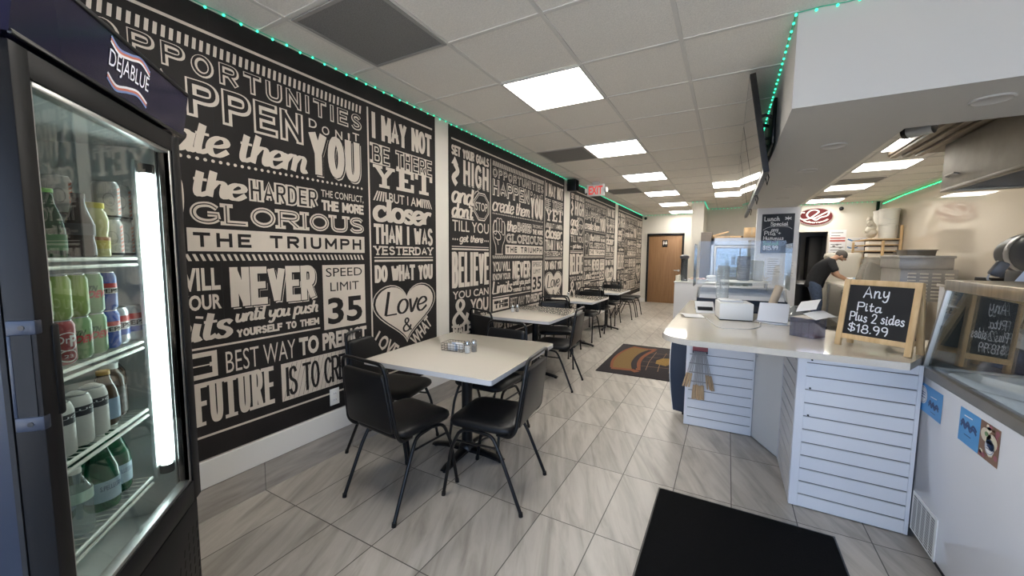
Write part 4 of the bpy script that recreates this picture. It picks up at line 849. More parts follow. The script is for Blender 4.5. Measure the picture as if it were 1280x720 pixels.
def make_can(name, label, group, body, kind):
    t = thing(name, label, 'drink can', (0, 0, 0), 0, group)
    mb = MB().lathe([(.026, 0), (.0325, .010), (.0325, .104), (.027, .116)], (0, 0, 0), body, 24)
    W_ = mat('can_white', (.80, .80, .80), .4); wf = wrap(.0326, 0)
    if kind == 'pepsi':
        R_ = mat('can_red', (.55, .06, .06), .35); B_ = mat('can_blue', (.03, .09, .42), .35)
        mb.lathe([(.0327, .030), (.0327, .048)], (0, 0, 0), B_, 24, caps=False).lathe([(.0327, .073), (.0327, .092)], (0, 0, 0), R_, 24, caps=False).lathe([(.0327, .048), (.0327, .073)], (0, 0, 0), W_, 24, caps=False)
        text(mb, wf, 'PEPSI', -.030, .030, .053, .069, M_dark, 3, off=.03)
    elif kind == 'blue':
        R_ = mat('can_red', (.55, .06, .06), .35); mb.lathe([(.0327, .070), (.0327, .084)], (0, 0, 0), R_, 24, caps=False).lathe([(.0327, .052), (.0327, .070)], (0, 0, 0), W_, 24, caps=False); text(mb, wf, 'PEPSI', -.026, .026, .054, .067, M_dark, 3, off=.03)
    elif kind == 'drp':
        for k in range(2): ribbon(mb, wf, [(.026 * math.cos(2 * PI * j / 24) * (1 - .25 * k), .062 - .038 * k + (.024 - .009 * k) * math.sin(2 * PI * j / 24)) for j in range(24)], True, .0025, W_, 1)
        text(mb, wf, 'Dr', -.022, .004, .058, .078, W_, 2, off=.01); text(mb, wf, 'P', .004, .022, .048, .078, W_, 2, off=.03); text(mb, wf, '23', -.009, .009, .019, .028, W_, 2, off=.01)
    elif kind == 'dew':
        DR = mat('can_red', (.55, .06, .06), .35); DG = mat('can_dkgreen', (.02, .10, .03), .35); text(mb, wf, 'MTN', -.03, .0, .066, .082, DG, 2, off=.05, shear=.3); text(mb, wf, 'DEW', -.02, .030, .046, .068, DR, 2, off=.05, shear=.3); poly(mb, wf, [(-.034, .03), (.03, .05), (.034, .045), (-.02, .022)], W_, 1)
    elif kind == 'tall':
        R_ = mat('can_orange', (.62, .16, .10), .4)
        mb2 = wrap(.0326, 0); text(mb, lambda u, v, l: wf(.010 - v, .016 + u, l), 'LABATT', 0, .085, -.014, 0, R_, 2, off=.03) if False else None
        for k in range(7): ribbon(mb, wf, [(.008, .016 + k * .0125), (.020, .016 + k * .0125 + .009)], False, .0045, R_, 2); ribbon(mb, wf, [(.020, .016 + k * .0125), (.008, .016 + k * .0125 + .008)], False, .002, R_, 2)
        mb.lathe([(.0327, .006), (.0327, .012)], (0, 0, 0), M_dark, 24, caps=False)
        ribbon(mb, wf, [(-.014 + .013 * math.cos(2 * PI * j / 16), .06 + .02 * math.sin(2 * PI * j / 16)) for j in range(16)], True, .002, mat('can_grey', (.30, .28, .28), .5), 1)
    mb.build('can_body', t, 40)
    MB().lathe([(.027, .116), (.0275, .1185), (.026, .1185), (.0245, .1155), (0, .1155)], (0, 0, 0), M_alu, 20).box((-.006, -.012, .1156), (.006, .010, .1172), M_alu, .001).build('can_lid', t, 40)
    return t
def make_bottle(name, label, group, prof, m, capm, capz, capr, caph, labels=(), cat='bottle', fill=None):
    t = thing(name, label, cat, (0, 0, 0), 0, group)
    MB().lathe(prof, (0, 0, 0), m, 20).build('bottle_body', t, 50)
    MB().lathe([(capr, capz), (capr, capz + caph), (capr * .9, capz + caph + .001), (0, capz + caph + .001)], (0, 0, 0), capm, 18).build('cap', t, 40)
    for (r, a, b, mm, txt, tm) in labels:
        mb = MB().lathe([(r, a), (r, b)], (0, 0, 0), mm, 20, caps=False)
        if txt: text(mb, wrap(r, 0), txt, -r * .8, r * .8, a + (b - a) * .55, a + (b - a) * .78, tm, 2, off=.01)
        mb.build('wrapper', t, 50)
    return t
CANS = 'drink cans in the cooler'; BOT = 'bottles in the cooler'
def putc(src, first, x, y, z, label, rz=0.0):
    p = FP(x, y, z)
    if first: src.location = p; src.rotation_euler = (0, 0, FA + rz); src['label'] = label; return src
    return dup(src, p, FA + rz, label)
def series(src, spots):
    for k, (x, y, z, lab, *rz) in enumerate(spots): putc(src, k == 0, x, y, z, lab, rz[0] if rz else -.5)
M_greenlite = mat('can_lime', (.30, .42, .10), .35); M_greenc = mat('can_green', (.20, .36, .16), .35)
red = make_can('soda_can', 'x', CANS, mat('can_drred', (.34, .06, .065), .35), 'drp')
series(red, [(-.420, .143, SHZ[1], 'dark red soda can with white oval, on the second cooler shelf')])
gr = make_can('soda_can', 'x', CANS, M_greenc, 'dew')
series(gr, [(-.354, .143, SHZ[1], 'green soda can between the dark red can and another green can, bottom row'), (-.288, .143, SHZ[1], 'green soda can between a green can and the blue can, bottom row'), (-.288, .144, SHZ[1] + .119, 'green soda can stacked on top, next to the blue can'), (-.487, .143, SHZ[1], 'green soda can half hidden by the cooler door frame')])
li = make_can('soda_can', 'x', CANS, M_greenlite, 'none')
series(li, [(-.354, .144, SHZ[1] + .119, 'yellow-green soda can stacked on top in the cooler'), (-.420, .144, SHZ[1] + .119, 'yellow-green soda can stacked above the dark red can'), (-.487, .144, SHZ[1] + .119, 'yellow-green soda can stacked behind the door frame')])
bl = make_can('soda_can', 'x', CANS, mat('can_blue', (.03, .09, .42), .35), 'blue')
series(bl, [(-.222, .144, SHZ[1], 'blue soda can in the bottom row of the second cooler shelf'), (-.222, .145, SHZ[1] + .119, 'blue soda can stacked on top of another can')])
pe = make_can('soda_can', 'x', CANS, mat('can_silver', (.62, .63, .65), .3, metal=.6), 'pepsi')
series(pe, [(-.1565, .152, SHZ[1], 'silver soda can next to the blue can', -.6), (-.0905, .146, SHZ[1], 'silver soda can at the far end of the second cooler shelf', -.6)])
al = make_can('tall_can', 'x', CANS, mat('can_offwhite', (.50, .49, .47), .4), 'tall')
series(al, [(-.156, .150, SHZ[0], 'pale grey can under the stacked cans, front one, top shelf'), (-.0905, .152, SHZ[0], 'pale grey can under the stacked cans, rear one, top shelf'), (-.156, .151, SHZ[0] + .119, 'pale grey can with orange print on top of the front stack'), (-.0905, .153, SHZ[0] + .119, 'pale grey can with orange print on top of the rear stack'),
            (-.225, .23, SHZ[0], 'pale grey can at the back of the top shelf, lower one'), (-.225, .23, SHZ[0] + .119, 'pale grey can standing behind the dark bottle, upper one')])
M_gglass = glass('green_bottle_glass', (.10, .30, .10), 1.5, boost=.05, haze=.25, hazecol=(.03, .10, .03))
M_gglass2 = glass('green_bottle_clear', (.10, .52, .30), 1.5, boost=.04, haze=.28, hazecol=(.02, .22, .10))
M_colag = mat('dark_cola', (.035, .020, .018), .12, spec=.6); M_brown = mat('brown_drink', (.09, .055, .035), .15, spec=.6)
colap = [(.028, 0), (.031, .006), (.030, .035), (.027, .055), (.030, .08), (.029, .10), (.018, .135), (.0135, .155), (.0135, .175)]
b1 = make_bottle('glass_bottle', 'x', BOT, [(.029, 0), (.031, .006), (.031, .07), (.026, .105), (.015, .14), (.012, .175)], M_gglass, mat('cap_green', (.16, .45, .08), .5), .168, .014, .010, [(.0315, .018, .06, mat('label_green', (.07, .16, .07), .5), None, None)])
series(b1, [(-.405, .150, SHZ[0], 'green glass bottle with a green cap on the top cooler shelf')])
b2 = make_bottle('cola_bottle', 'x', BOT, colap, M_colag, mat('cap_black', (.05, .04, .04), .5), .168, .0145, .012, [(.0305, .062, .095, mat('label_dark', (.05, .045, .05), .5), 'COLA' if False else None, M_paper)])
series(b2, [(-.300, .143, SHZ[0], 'dark cola bottle with a black cap on the top cooler shelf'), (-.352, .212, SHZ[0], 'dark bottle behind the green glass bottle')])
b3 = make_bottle('juice_bottle', 'x', BOT, [(.026, 0), (.029, .006), (.028, .05), (.024, .065), (.028, .085), (.029, .11), (.024, .135), (.019, .142), (.019, .15)], mat('yellow_drink', (.62, .58, .28), .2, spec=.5), mat('cap_yellow', (.72, .60, .10), .5), .146, .021, .016, [(.0295, .025, .05, mat('label_yellow', (.62, .52, .12), .5), None, None), (.0298, .05, .060, mat('label_rust', (.45, .20, .08), .5), None, None)])
series(b3, [(-.232, .143, SHZ[0], 'pale yellow juice bottle with a yellow cap, next to the cola'), (-.283, .262, SHZ[0], 'juice bottle with a yellow cap behind the dark cola bottle')])
lw = make_bottle('juice_can', 'x', CANS, [(.029, 0), (.033, .006), (.033, .118), (.028, .138), (.012, .150), (.0, .152)], mat('carton_white', (.66, .65, .62), .45), M_alu, .138, .026, .004, [(.0334, .085, .112, mat('label_black', (.03, .03, .035), .5), 'LUC', M_paper)], cat='drink can')
series(lw, [(-.380, .143, SHZ[2], 'white juice can with dark band and yellow fruit, third shelf'), (-.312, .143, SHZ[2], 'white juice can with dark band and purple fruit, third shelf'), (-.450, .143, SHZ[2], 'white juice can cut by the cooler door frame')])
b4 = make_bottle('tea_bottle', 'x', BOT, [(.028, 0), (.032, .006), (.032, .085), (.028, .11), (.016, .145), (.014, .165)], M_brown, mat('cap_gold', (.5, .30, .06), .5), .158, .016, .012, [(.0326, .02, .085, mat('label_blue', (.24, .33, .45), .5), None, None)])
series(b4, [(-.243, .150, SHZ[2], 'brown tea bottle with a blue label on the third cooler shelf')])
b5 = make_bottle('tea_bottle', 'x', BOT, [(.034, 0), (.038, .006), (.037, .05), (.034, .055), (.038, .09), (.036, .13), (.022, .155), (.020, .165)], M_brown, mat('cap_white', (.80, .82, .78), .5), .158, .022, .018, [(.0386, .012, .10, mat('label_striped', (.10, .08, .07), .4, noise=.6, nscale=60), None, None)])
series(b5, [(-.170, .172, SHZ[2], 'dark tea bottle with a white cap, front one of the pair'), (-.097, .205, SHZ[2], 'dark tea bottle with a white cap, rear one of the pair')])
b6 = make_bottle('water_bottle', 'x', BOT, [(.030, 0), (.034, .008), (.033, .03), (.034, .036), (.033, .05), (.034, .056), (.033, .07), (.034, .10), (.032, .125), (.014, .165), (.0125, .18)], glass('water_plastic', (.88, .92, .93), 1.4, boost=.05, haze=.12), mat('cap_white', (.80, .82, .78), .5), .172, .015, .014, [(.0345, .095, .125, mat('label_water', (.55, .72, .62), .5), None, None)])
series(b6, [(-.405, .145, SHZ[3], 'clear ribbed water bottle on the lowest cooler shelf')])
b7 = make_bottle('mineral_water_bottle', 'x', BOT, [(.036, 0), (.041, .010), (.042, .09), (.039, .125), (.020, .185), (.0145, .205), (.0145, .225)], M_gglass2, mat('cap_white', (.80, .82, .78), .5), .212, .0165, .016, [(.0426, .030, .092, mat('label_pale', (.42, .56, .66), .5), 'S.PELLEGRINO', mat('label_navy', (.03, .06, .15), .5))])
series(b7, [(-.282, .155, SHZ[3], 'green mineral water bottle nearest the clear bottle, pale blue label', -.35), (-.188, .170, SHZ[3], 'green mineral water bottle in the middle of the lowest shelf', -.35), (-.335, .235, SHZ[3], 'green mineral water bottle behind the clear water bottle', -.35), (-.150, .260, SHZ[3], 'green mineral water bottle at the far end of the lowest shelf', -.35)])
# ------------------------------------------------------------------ service counter
def slat_panel(mb, p0, p1, z0, z1, pitch=.0762, edge=.03):
    """slatwall between two floor points, front face on the line, white slats over dark grooves"""
    a = Vector((p0[0], p0[1], 0)); b = Vector((p1[0], p1[1], 0)); L = (b - a).length; ang = math.atan2(b.y - a.y, b.x - a.x)
    M = Matrix.Translation(a) @ Matrix.Rotation(ang, 4, 'Z')
    mb.box((0, .007, z0), (L, .018, z1), M_groove, M=M)
    mb.box((0, -.002, z0), (edge, .012, z1), M_white, .001, M=M); mb.box((L - edge * .4, -.002, z0), (L, .012, z1), M_white, .001, M=M)
    z = z0
    while z < z1 - .01:
        zt = min(z + pitch - .008, z1)
        mb.box((edge, 0, z), (L - edge * .4, .012, zt), M_white, .0015, M=M, seg=1)
        mb.box((edge, .004, zt), (L - edge * .4, .008, zt + .0022), M_alu, M=M) if zt < z1 - .01 else None
        z += pitch
cab = thing('slatwall_counter', 'white slatwall counter base next to the ice cream freezer', 'counter', (0, 0, 0))
mb = MB().prism([(.386, 2.662), (.868, 2.652), (.868, 2.76), (2.2, 2.76), (2.2, 3.20), (.386, 3.20)], .005, .894, M_white, 'xy'); mb.build('carcass', cab, 0)
mb = MB(); slat_panel(mb, (.371, 2.643), (.873, 2.632), .006, .892, edge=.04); mb.build('front_panel', cab, 0)
mb = MB(); slat_panel(mb, (.370, 3.222), (.371, 2.655), .006, .892, edge=.02); mb.build('side_panel', cab, 0)
mb = MB()
for z in (.86, .70, .545): mb.cyl((.432, 2.6395, z), (.432, 2.6355, z), .005, M_dark, 10)
mb.build('peg_hole', cab)
cab2 = thing('slatwall_counter', 'white slatwall counter base set back under the counter end, skewers hang on it', 'counter', (0, 0, 0))
MB().prism([(-.255, 3.525), (.232, 3.537), (.382, 3.235), (.50, 3.235), (.50, 4.75), (-.255, 4.75)], .005, .894, M_white, 'xy').build('carcass', cab2, 0)
mb = MB(); slat_panel(mb, (-.267, 3.504), (.223, 3.517), .006, .892, edge=.025); mb.build('front_panel', cab2, 0)
mb = MB(); a = Vector((.224, 3.519, 0)); b = Vector((.369, 3.226, 0)); M = Matrix.Translation(a) @ Matrix.Rotation(math.atan2(b.y - a.y, b.x - a.x), 4, 'Z')
mb.box((.002, 0, .008), ((b - a).length - .002, .014, .892), M_white2, .002, M=M)
dr = mb.build('door', cab2, 30)
MB().cyl((.03, -.001, .66), (.03, -.006, .66), .006, M_alu, 10, M=M).build('knob', dr)
# curved navy end leg
mb = MB(); out = [(-.245, .893)]
for k in range(13): s = k / 12; out.append((-.36 - .055 * math.sin(PI * (.12 + .80 * s)), .893 - .865 * s))
out.append((-.300, .020)); out.append((-.275, .020)); out.append((-.245, .30))
mb.prism(out, 3.72, 3.745, M_navy, 'xz')
edge = out[1:14]; rib = [(x, 3.7325, z) for x, z in edge]
mb.tube(rib, .0085, M_white, 6); mb.cyl((-.285, 3.7325, 0), (-.285, 3.7325, .022), .016, M_black, 10); mb.build('end_leg', cab2, 30)
# continuous top
ctop = []
def corner(cx, cy, r, a0, a1, n=8): return [(cx + r * math.cos(a0 + (a1 - a0) * k / n), cy + r * math.sin(a0 + (a1 - a0) * k / n)) for k in range(n + 1)]
pl = corner(-.14, 2.70, .215, PI, 1.5 * PI, 10) + [(.40, 2.488), (.775, 2.478), (.868, 2.655), (.868, 2.74), (2.25, 2.74), (2.25, 3.24), (.72, 3.24), (.60, 3.36), (.60, 4.80), (-.355, 4.80)]
loft(MB_ := MB(), [[(x, y, z) for x, y in pl] for z in (.8955, .899, .926, .930)], M_counter)
MB_.build('countertop', smooth=0, label='cream stone countertop with a rounded end over the slatwall counters', cat='countertop')
# hanging skewers
t = thing('skewer_bundle', 'hanging pack of metal skewers with wooden handles on the white slatwall', 'skewers', (-.165, 3.485, 0))
MB().box((-.055, -.006, .630), (.058, .006, .700), mat('card_red', (.30, .07, .075), .5), .003).box((-.055, -.0065, .628), (.058, .0065, .652), mat('card_dark', (.05, .04, .06), .5), .003).build('header_card', t, 30)
M_rod = mat('skewer_rod', (.45, .45, .46), .3, metal=.5); M_handle = wood_material('handle_wood', (.40, .26, .14), (.56, .40, .24), (14, 14, 3))
mb = MB(); hb = MB(); random.seed(5)
for k in range(16):
    q = k / 15 - .5; xt = q * .085; xb = (q * .17 if abs(q) < .30 else q * .235) + random.uniform(-.003, .003); zb = (.245 if abs(q) < .30 else .335) + random.uniform(0, .008); y0 = random.uniform(-.012, .0) - .008
    zt = .645; f = (zb + .115 - zb) / (zt - zb)
    xm = xb + (xt - xb) * f
    mb.tube([(xm, y0, zb + .115), (xt, y0 * .6, zt)], .0027, M_rod, 5); hb.tube([(xb, y0, zb), (xb + (xm - xb) * .5, y0, zb + .06), (xm, y0, zb + .118)], [.0065, .0075, .006], M_handle, 7)
mb.build('skewer', t, 60, kind='stuff'); hb.build('wooden_handle', t, 60, kind='stuff')
# A-frame chalk sign
sg = thing('chalk_sign', 'wooden A-frame chalkboard reading Any Pita Plus 2 sides $18.99', 'sign', (.684, 2.703, .9322), math.radians(-37.7))
tl = math.radians(9); Mf = Matrix.Rotation(-tl, 4, 'X'); hw = .150; hh = .375
mb = MB()
for s in (-1, 1): mb.box((s * hw - .014, -.006, 0), (s * hw + .014, .012, hh), M_pine, .002, M=Mf)
mb.box((-hw + .014, -.005, hh - .030), (hw - .014, .011, hh), M_pine, .002, M=Mf).box((-hw + .014, -.005, .042), (hw - .014, .011, .070), M_pine, .002, M=Mf); mb.build('front_frame', sg, 30)
bd = MB().box((-hw + .012, .001, .065), (hw - .012, .006, hh - .026), M_board, M=Mf).build('board', sg, 0)
mb = MB(); F = lambda u, v, l: Mf @ Vector((u, .0008 - .0004 * l, v)); random.seed(11)
stroke(mb, F, 'Any', -.070, .045, .277, .342, M_chalk, w=.0062, round_ends=True, wob=.04); stroke(mb, F, 'Pita', -.088, .020, .203, .254, M_chalk, w=.0060, round_ends=True, wob=.05)
stroke(mb, F, 'Plus 2 sides', -.115, .120, .145, .198, M_chalk, w=.0056, round_ends=True, wob=.05); stroke(mb, F, '$18.99', -.115, .062, .085, .135, M_chalk, w=.0060, round_ends=True, wob=.05)
mb.build('chalk_writing', bd, 0)
Mb = Matrix.Translation((0, .128, 0)) @ Matrix.Rotation(tl, 4, 'X'); mb = MB()
for s in (-1, 1): mb.box((s * hw - .014, -.010, 0), (s * hw + .014, .008, hh - .003), M_pine, .002, M=Mb)
mb.box((-hw + .014, -.008, .042), (hw - .014, .006, .070), M_pine, .002, M=Mb).box((-hw + .014, -.008, hh - .035), (hw - .014, .006, hh - .005), M_pine, .002, M=Mb).box((-hw + .012, -.004, .065), (hw - .012, .001, hh - .03), M_board, M=Mb); mb.build('rear_frame', sg, 30)
# smoky napkin box with paper slips
nb = thing('napkin_box', 'smoky clear plastic box with white slips on the countertop', 'box', (.455, 2.995, .9302), math.radians(-36)); nb.scale = (.80, .80, .92)
mb = MB()
for a, b in (((-.085, -.08, 0), (.085, -.076, .125)), ((-.085, .076, 0), (.085, .08, .125)), ((-.085, -.076, 0), (-.081, .076, .125)), ((.081, -.076, 0), (.085, .076, .125)), ((-.081, -.076, .001), (.081, .076, .006))): mb.box(a, b, M_smoke)
for x in (-.05, 0, .05): mb.box((x - .002, -.083, .0), (x + .002, -.080, .10), M_smoke)
mb.build('tray', nb, 0); MB().box((-.088, -.083, .122), (.088, .083, .130), M_smoke, .003).build('lid', nb, 20)
def sheet(name, c, sx, sy, rx, ry, rz, label, cat, m=M_paper, grp=None):
    mb = MB(); n = 8; vs = []; 
    for th in (0, .0008):
        for j in range(n + 1):
            for i in range(2): s = j / n - .5; vs.append(((i - .5) * sx, s * sy, th + .03 * sy * math.sin(PI * (s + .5)) * 1.2))
    N = 2 * (n + 1); fs = []
    for j in range(n): a = 2 * j; fs += [[a, a + 1, a + 3, a + 2], [N + a, N + a + 2, N + a + 3, N + a + 1], [a, a + 2, N + a + 2, N + a], [a + 1, N + a + 1, N + a + 3, a + 3]]
    fs += [[0, N, N + 1, 1], [2 * n, 2 * n + 1, N + 2 * n + 1, N + 2 * n]]
    mb.add(vs, fs, m); o = mb.build(name, smooth=40, label=label, cat=cat, group=grp); o.location = c; o.rotation_euler = (rx, ry, rz); return o
sheet('paper_slip', (.462, 3.058, 1.118), .11, .12, .5, -.25, -.5, 'white paper slip sticking up from the smoky box', 'paper', M_paper, 'paper slips on the smoky box')
sheet('paper_slip', (.505, 2.96, 1.071), .10, .13, .15, .25, -1.0, 'white paper slip lying tilted on the smoky box lid', 'paper', M_paper, 'paper slips on the smoky box')
# white register printer box and tilted terminal
pb = thing('receipt_box', 'low white register box on the countertop behind the rounded end', 'register', (.055, 3.56, .9302), math.radians(9))
MB().box((-.115, -.13, .006), (.115, .13, .135), M_white2, .006).build('housing', pb, 30); MB().box((-.11, -.125, 0), (.11, .125, .008), M_dark).build('foot', pb, 0)
MB().box((-.10, -.05, .135), (.06, .10, .150), M_white, .004).build('lid', pb, 30)
tm = thing('card_terminal', 'tilted white touch terminal on a steel base beside the register box', 'terminal', (.315, 3.46, .9302), math.radians(-10))
MB().box((-.115, -.07, 0), (.115, .10, .010), M_steel, .003).build('base', tm, 30)
mb = MB(); mb.prism([(-.06, .010), (.09, .010), (.075, .14), (.055, .14)], -.085, .085, mat('terminal_grey', (.70, .72, .78), .35), 'yz'); mb.build('stand', tm, 30)
Mt = Matrix.Translation((0, -.062, .012)) @ Matrix.Rotation(math.radians(-43), 4, 'X'); MB().box((-.095, -.012, 0), (.095, .004, .175), mat('terminal_white', (.74, .77, .84), .25), .005, M=Mt).build('screen', tm, 30)
mb = MB().cyl((.30, 3.72, .942), (.375, 3.80, 1.185), .030, mat('kraft_tube', (.52, .43, .33), .7), 20); mb.build('cardboard_tube', smooth=40, label='pale brown cardboard tube leaning behind the touch terminal', cat='tube')
t = thing('leaflet_holder', 'small white leaflet stand at the rounded end of the countertop', 'stand', (-.15, 3.76, .9302), math.radians(12))
Ms = Matrix.Rotation(math.radians(-50), 4, 'X'); MB().box((-.075, -.003, 0), (.075, .003, .14), M_paper, .001, M=Ms).build('leaflet', t, 30); MB().box((-.06, .02, 0), (.06, .12, .05), M_dark, .004).build('support', t, 30)
sheet('paper_sheet', (-.24, 3.52, .934), .15, .20, 0, .03, .3, 'loose white paper lying at the countertop end', 'paper')
c_ = catmull([(-.13, 3.42, .934), (-.10, 3.28, .934), (-.03, 3.02, .934), (.05, 3.02, .934), (.16, 3.08, .934), (.22, 3.22, .934), (.225, 3.34, .935), (.23, 3.39, .938)], 6)
MB().tube(c_, .0028, mat('cable_white', (.66, .65, .63), .5), 6).build('cable', smooth=60, label='thin pale cable looping over the countertop to the terminal', cat='cable')
M_acry2 = None
M_cyl = glass('cup_plastic', (.90, .92, .93), 1.45, boost=.06, haze=.20)
# display case behind
dc = thing('display_case', 'low glass display case with navy base at the far end of the counter', 'display case', (0, 0, .9302))
cx0, cx1 = -.245, .47
mb = MB(); mb.prism([(3.97, 0), (4.72, 0), (4.72, .10), (4.10, .10), (3.985, .02)], cx0, cx1, M_navy, 'yz'); mb.build('base', dc, 0)
mb = MB(); mb.prism([(4.10, .101), (4.72, .101), (4.72, .185), (4.30, .185), (4.285, .180)], cx0 + .02, cx1 - .02, mat('case_white', (.66, .69, .75), .3), 'yz'); mb.build('shelf', dc, 0)
mb = MB(); mb.prism([(3.962, .015), (3.972, .015), (4.290, .192), (4.280, .192)], cx0, cx1, glass('case_front', (.86, .90, .95), 1.5, boost=.08), 'yz'); mb.build('front_glass', dc, 0)
mb = MB()
for x in (cx0, cx1): mb.tube([(x, 3.965, .012), (x, 4.285, .192)], .005, M_alu, 6)
mb.box((-.06, 4.26, .245), (.34, 4.60, .257), M_white2, .003)
for x in (-.05, .33):
    for y in (4.28, 4.58): mb.cyl((x, y, .185), (x, y, .246), .006, M_alu, 8)
mb.build('top_shelf', dc, 30)
mb = MB()
mb.box((-.30, 4.32, .19), (-.296, 4.70, .62), M_acry).box((-.29, 4.74, .19), (.50, 4.744, .66), M_acry).box((.50, 4.30, .19), (.504, 4.74, .62), M_acry)
mb.build('sneeze_guard', dc, 0)
for k, (x, y, z0_, r, h, lab) in enumerate(((-.03, 3.84, .9302, .050, .42, 'tall clear plastic cup stack standing on the countertop in front of the display case'), (.14, 4.52, 1.1885, .058, .262, 'tall silver-clear cup stack in the middle of the display case'), (.265, 4.52, 1.1885, .048, .20, 'short clear cup stack at the chalk-menu end of the display case'))):
    mb = MB(); zc = 0
    prof = [(r * .85, 0)]
    n_ = int(h / .022)
    for q in range(n_): prof += [(r * .92, q * .022 + .004), (r, q * .022 + .018), (r * .93, q * .022 + .021)]
    mb.lathe(prof, (x, y, z0_), M_cyl if k != 1 else glass('cup_silver', (.62, .66, .72), 1.5, boost=.12, haze=.35, hazecol=(.50, .54, .60)), 20); o = mb.build('cup_stack', smooth=30, label=lab, cat='cup stack', group='clear cup stacks')
t = thing('clear_dome', 'clear round plastic dome lying by the display case', 'dome', (.49, 3.69, .9302))
MB().lathe([(.105, 0), (.105, .01), (.098, .05), (.07, .095), (.03, .115), (0, .118)], (0, 0, 0), glass('dome_plastic', (.80, .82, .82), 1.45, boost=.08, haze=.15), 24).build('dome', t, 50); MB().tube([(.105 * math.cos(2 * PI * k / 24), .105 * math.sin(2 * PI * k / 24), .008) for k in range(24)], .005, M_black, 6, closed=True).build('rim', t, 50)

# ------------------------------------------------------------------ ice cream freezer
fz = thing('ice_cream_freezer', 'white ice cream freezer with steel rim and slanted glass top', 'freezer', (0, 0, 0))
x0, x1, y0, y1 = .880, 1.70, 1.22, 2.700
M_fz = mat('freezer_enamel', (.74, .75, .79), .09, spec=.6)
MB().box((x0, y0, .06), (x1, y1, .842), M_fz, .006).box((x0 + .03, y0 + .03, .0), (x1 - .03, y1 - .03, .06), M_dark).build('body', fz, 30)
mb = MB()
for a, b in (((x0 - .006, y0, .842), (x0 + .040, y1, .888)), ((x1 - .04, y0, .842), (x1, y1, .888)), ((x0 + .04, y0, .842), (x1 - .04, y0 + .04, .888)), ((x0 + .04, y1 - .04, .842), (x1 - .04, y1, .888))): mb.box(a, b, M_steel_dk, .005)
mb.build('rim', fz, 30)
mb = MB(); loft(mb, [[(x + (x0 + x1) / 2, y + (y0 + y1) / 2, z) for x, y in rounded_rect(x1 - x0 - .10 - 2 * i_, y1 - y0 - .10 - 2 * i_, .10, 5)] for z, i_ in ((.845, 0), (.872, .0), (.884, .012), (.884, .05), (.872, .07), (.868, .16))], mat('frost', (.86, .88, .90), .75, noise=.06, nscale=30, bump=.6, bscale=40)); mb.build('frosted_liner', fz, 50)
gx = lambda z: .890 + (z - .888) * .105; gy = lambda z: 2.682 - (z - .888) * .12
mb = MB()
P4 = [(gx(.888), y0 + .02, .888), (gx(.888), gy(.888), .888), (gx(1.275), gy(1.275), 1.275), (gx(1.275), y0 + .05, 1.275)]
mb.add(P4 + [(p[0] + .006, p[1], p[2]) for p in P4], [[0, 1, 2, 3], [7, 6, 5, 4], [0, 4, 5, 1], [1, 5, 6, 2], [2, 6, 7, 3], [3, 7, 4, 0]], M_glass2); mb.build('side_glass', fz, 0)
mb = MB(); P4 = [(gx(.888) + .010, gy(.888), .888), (x1 - .05, gy(.888), .888), (x1 - .09, gy(1.275), 1.275), (gx(1.275) + .010, gy(1.275), 1.275)]
mb.add(P4 + [(p[0], p[1] - .006, p[2]) for p in P4], [[0, 1, 2, 3], [7, 6, 5, 4], [0, 4, 5, 1], [1, 5, 6, 2], [2, 6, 7, 3], [3, 7, 4, 0]], M_tint); mb.build('rear_glass', fz, 0)
mb = MB(); mb.tube([(gx(.888) + .002, gy(.888) + .002, .888), (gx(1.275) + .002, gy(1.275) + .002, 1.275)], .013, M_alu, 4); mb.build('corner_post', fz, 0)
mb = MB(); mb.box((gx(1.275) - .012, y0 + .03, 1.272), (gx(1.275) + .26, gy(1.275) + .012, 1.322), mat('brushed_brass_steel', (.62, .54, .42), .28, metal=1.0, noise=.2, nscale=5, stretch=(1, 9, 1)), .004); mb.build('top_rail', fz, 30)
mb = MB(); F = lambda u, v, l: (x0 - .0006 - .0005 * l, 2.69 - u, v)
M_sky = mat('sticker_blue', (.06, .30, .66), .35); M_dkb = mat('sticker_navy', (.02, .06, .20), .4); M_cream = mat('sticker_cream', (.70, .62, .48), .5); M_ber = mat('sticker_berry', (.34, .10, .13), .5); M_brn = mat('sticker_brown', (.22, .12, .07), .5)
def cone_badge(u, v, r): disc(mb, F, u, v, r, r, M_paper, 3, 24); ribbon(mb, F, [(u + r * .86 * math.cos(2 * PI * k / 20), v + r * .86 * math.sin(2 * PI * k / 20)) for k in range(20)], True, .002, M_dkb, 4); [ribbon(mb, F, [(u - r * .6, v + dv * r), (u + r * .6, v + dv * r)], False, .0035, M_dkb, 4) for dv in (.3, .05, -.25)]
rect(mb, F, -.005 + .010, .255, .672, .808, M_sky); cone_badge(.062, .752, .044)
for dv in (0, -.012): ribbon(mb, F, catmull([(.125, .728 + dv), (.14, .745 + dv), (.155, .728 + dv), (.17, .744 + dv), (.185, .727 + dv), (.205, .742 + dv), (.225, .730 + dv)], 5), False, .009, M_dkb, 2)
ribbon(mb, F, [(.14, .765), (.20, .768)], False, .004, M_paper, 2); ribbon(mb, F, [(.15, .695), (.20, .695)], False, .003, M_dkb, 2); mb.build('round_badge_sticker', fz, 0)
mb = MB(); rect(mb, F, .405, .555, .672, .812, M_sky); rect(mb, F, .555, .680, .672, .812, M_brn)
for dv in (0, -.013): ribbon(mb, F, catmull([(.42, .748 + dv), (.435, .765 + dv), (.452, .747 + dv), (.47, .764 + dv), (.49, .746 + dv), (.51, .762 + dv), (.535, .748 + dv)], 5), False, .010, M_dkb, 2)
ribbon(mb, F, [(.44, .785), (.50, .787)], False, .004, M_paper, 2); ribbon(mb, F, [(.45, .71), (.50, .71)], False, .003, M_dkb, 2)
random.seed(2)
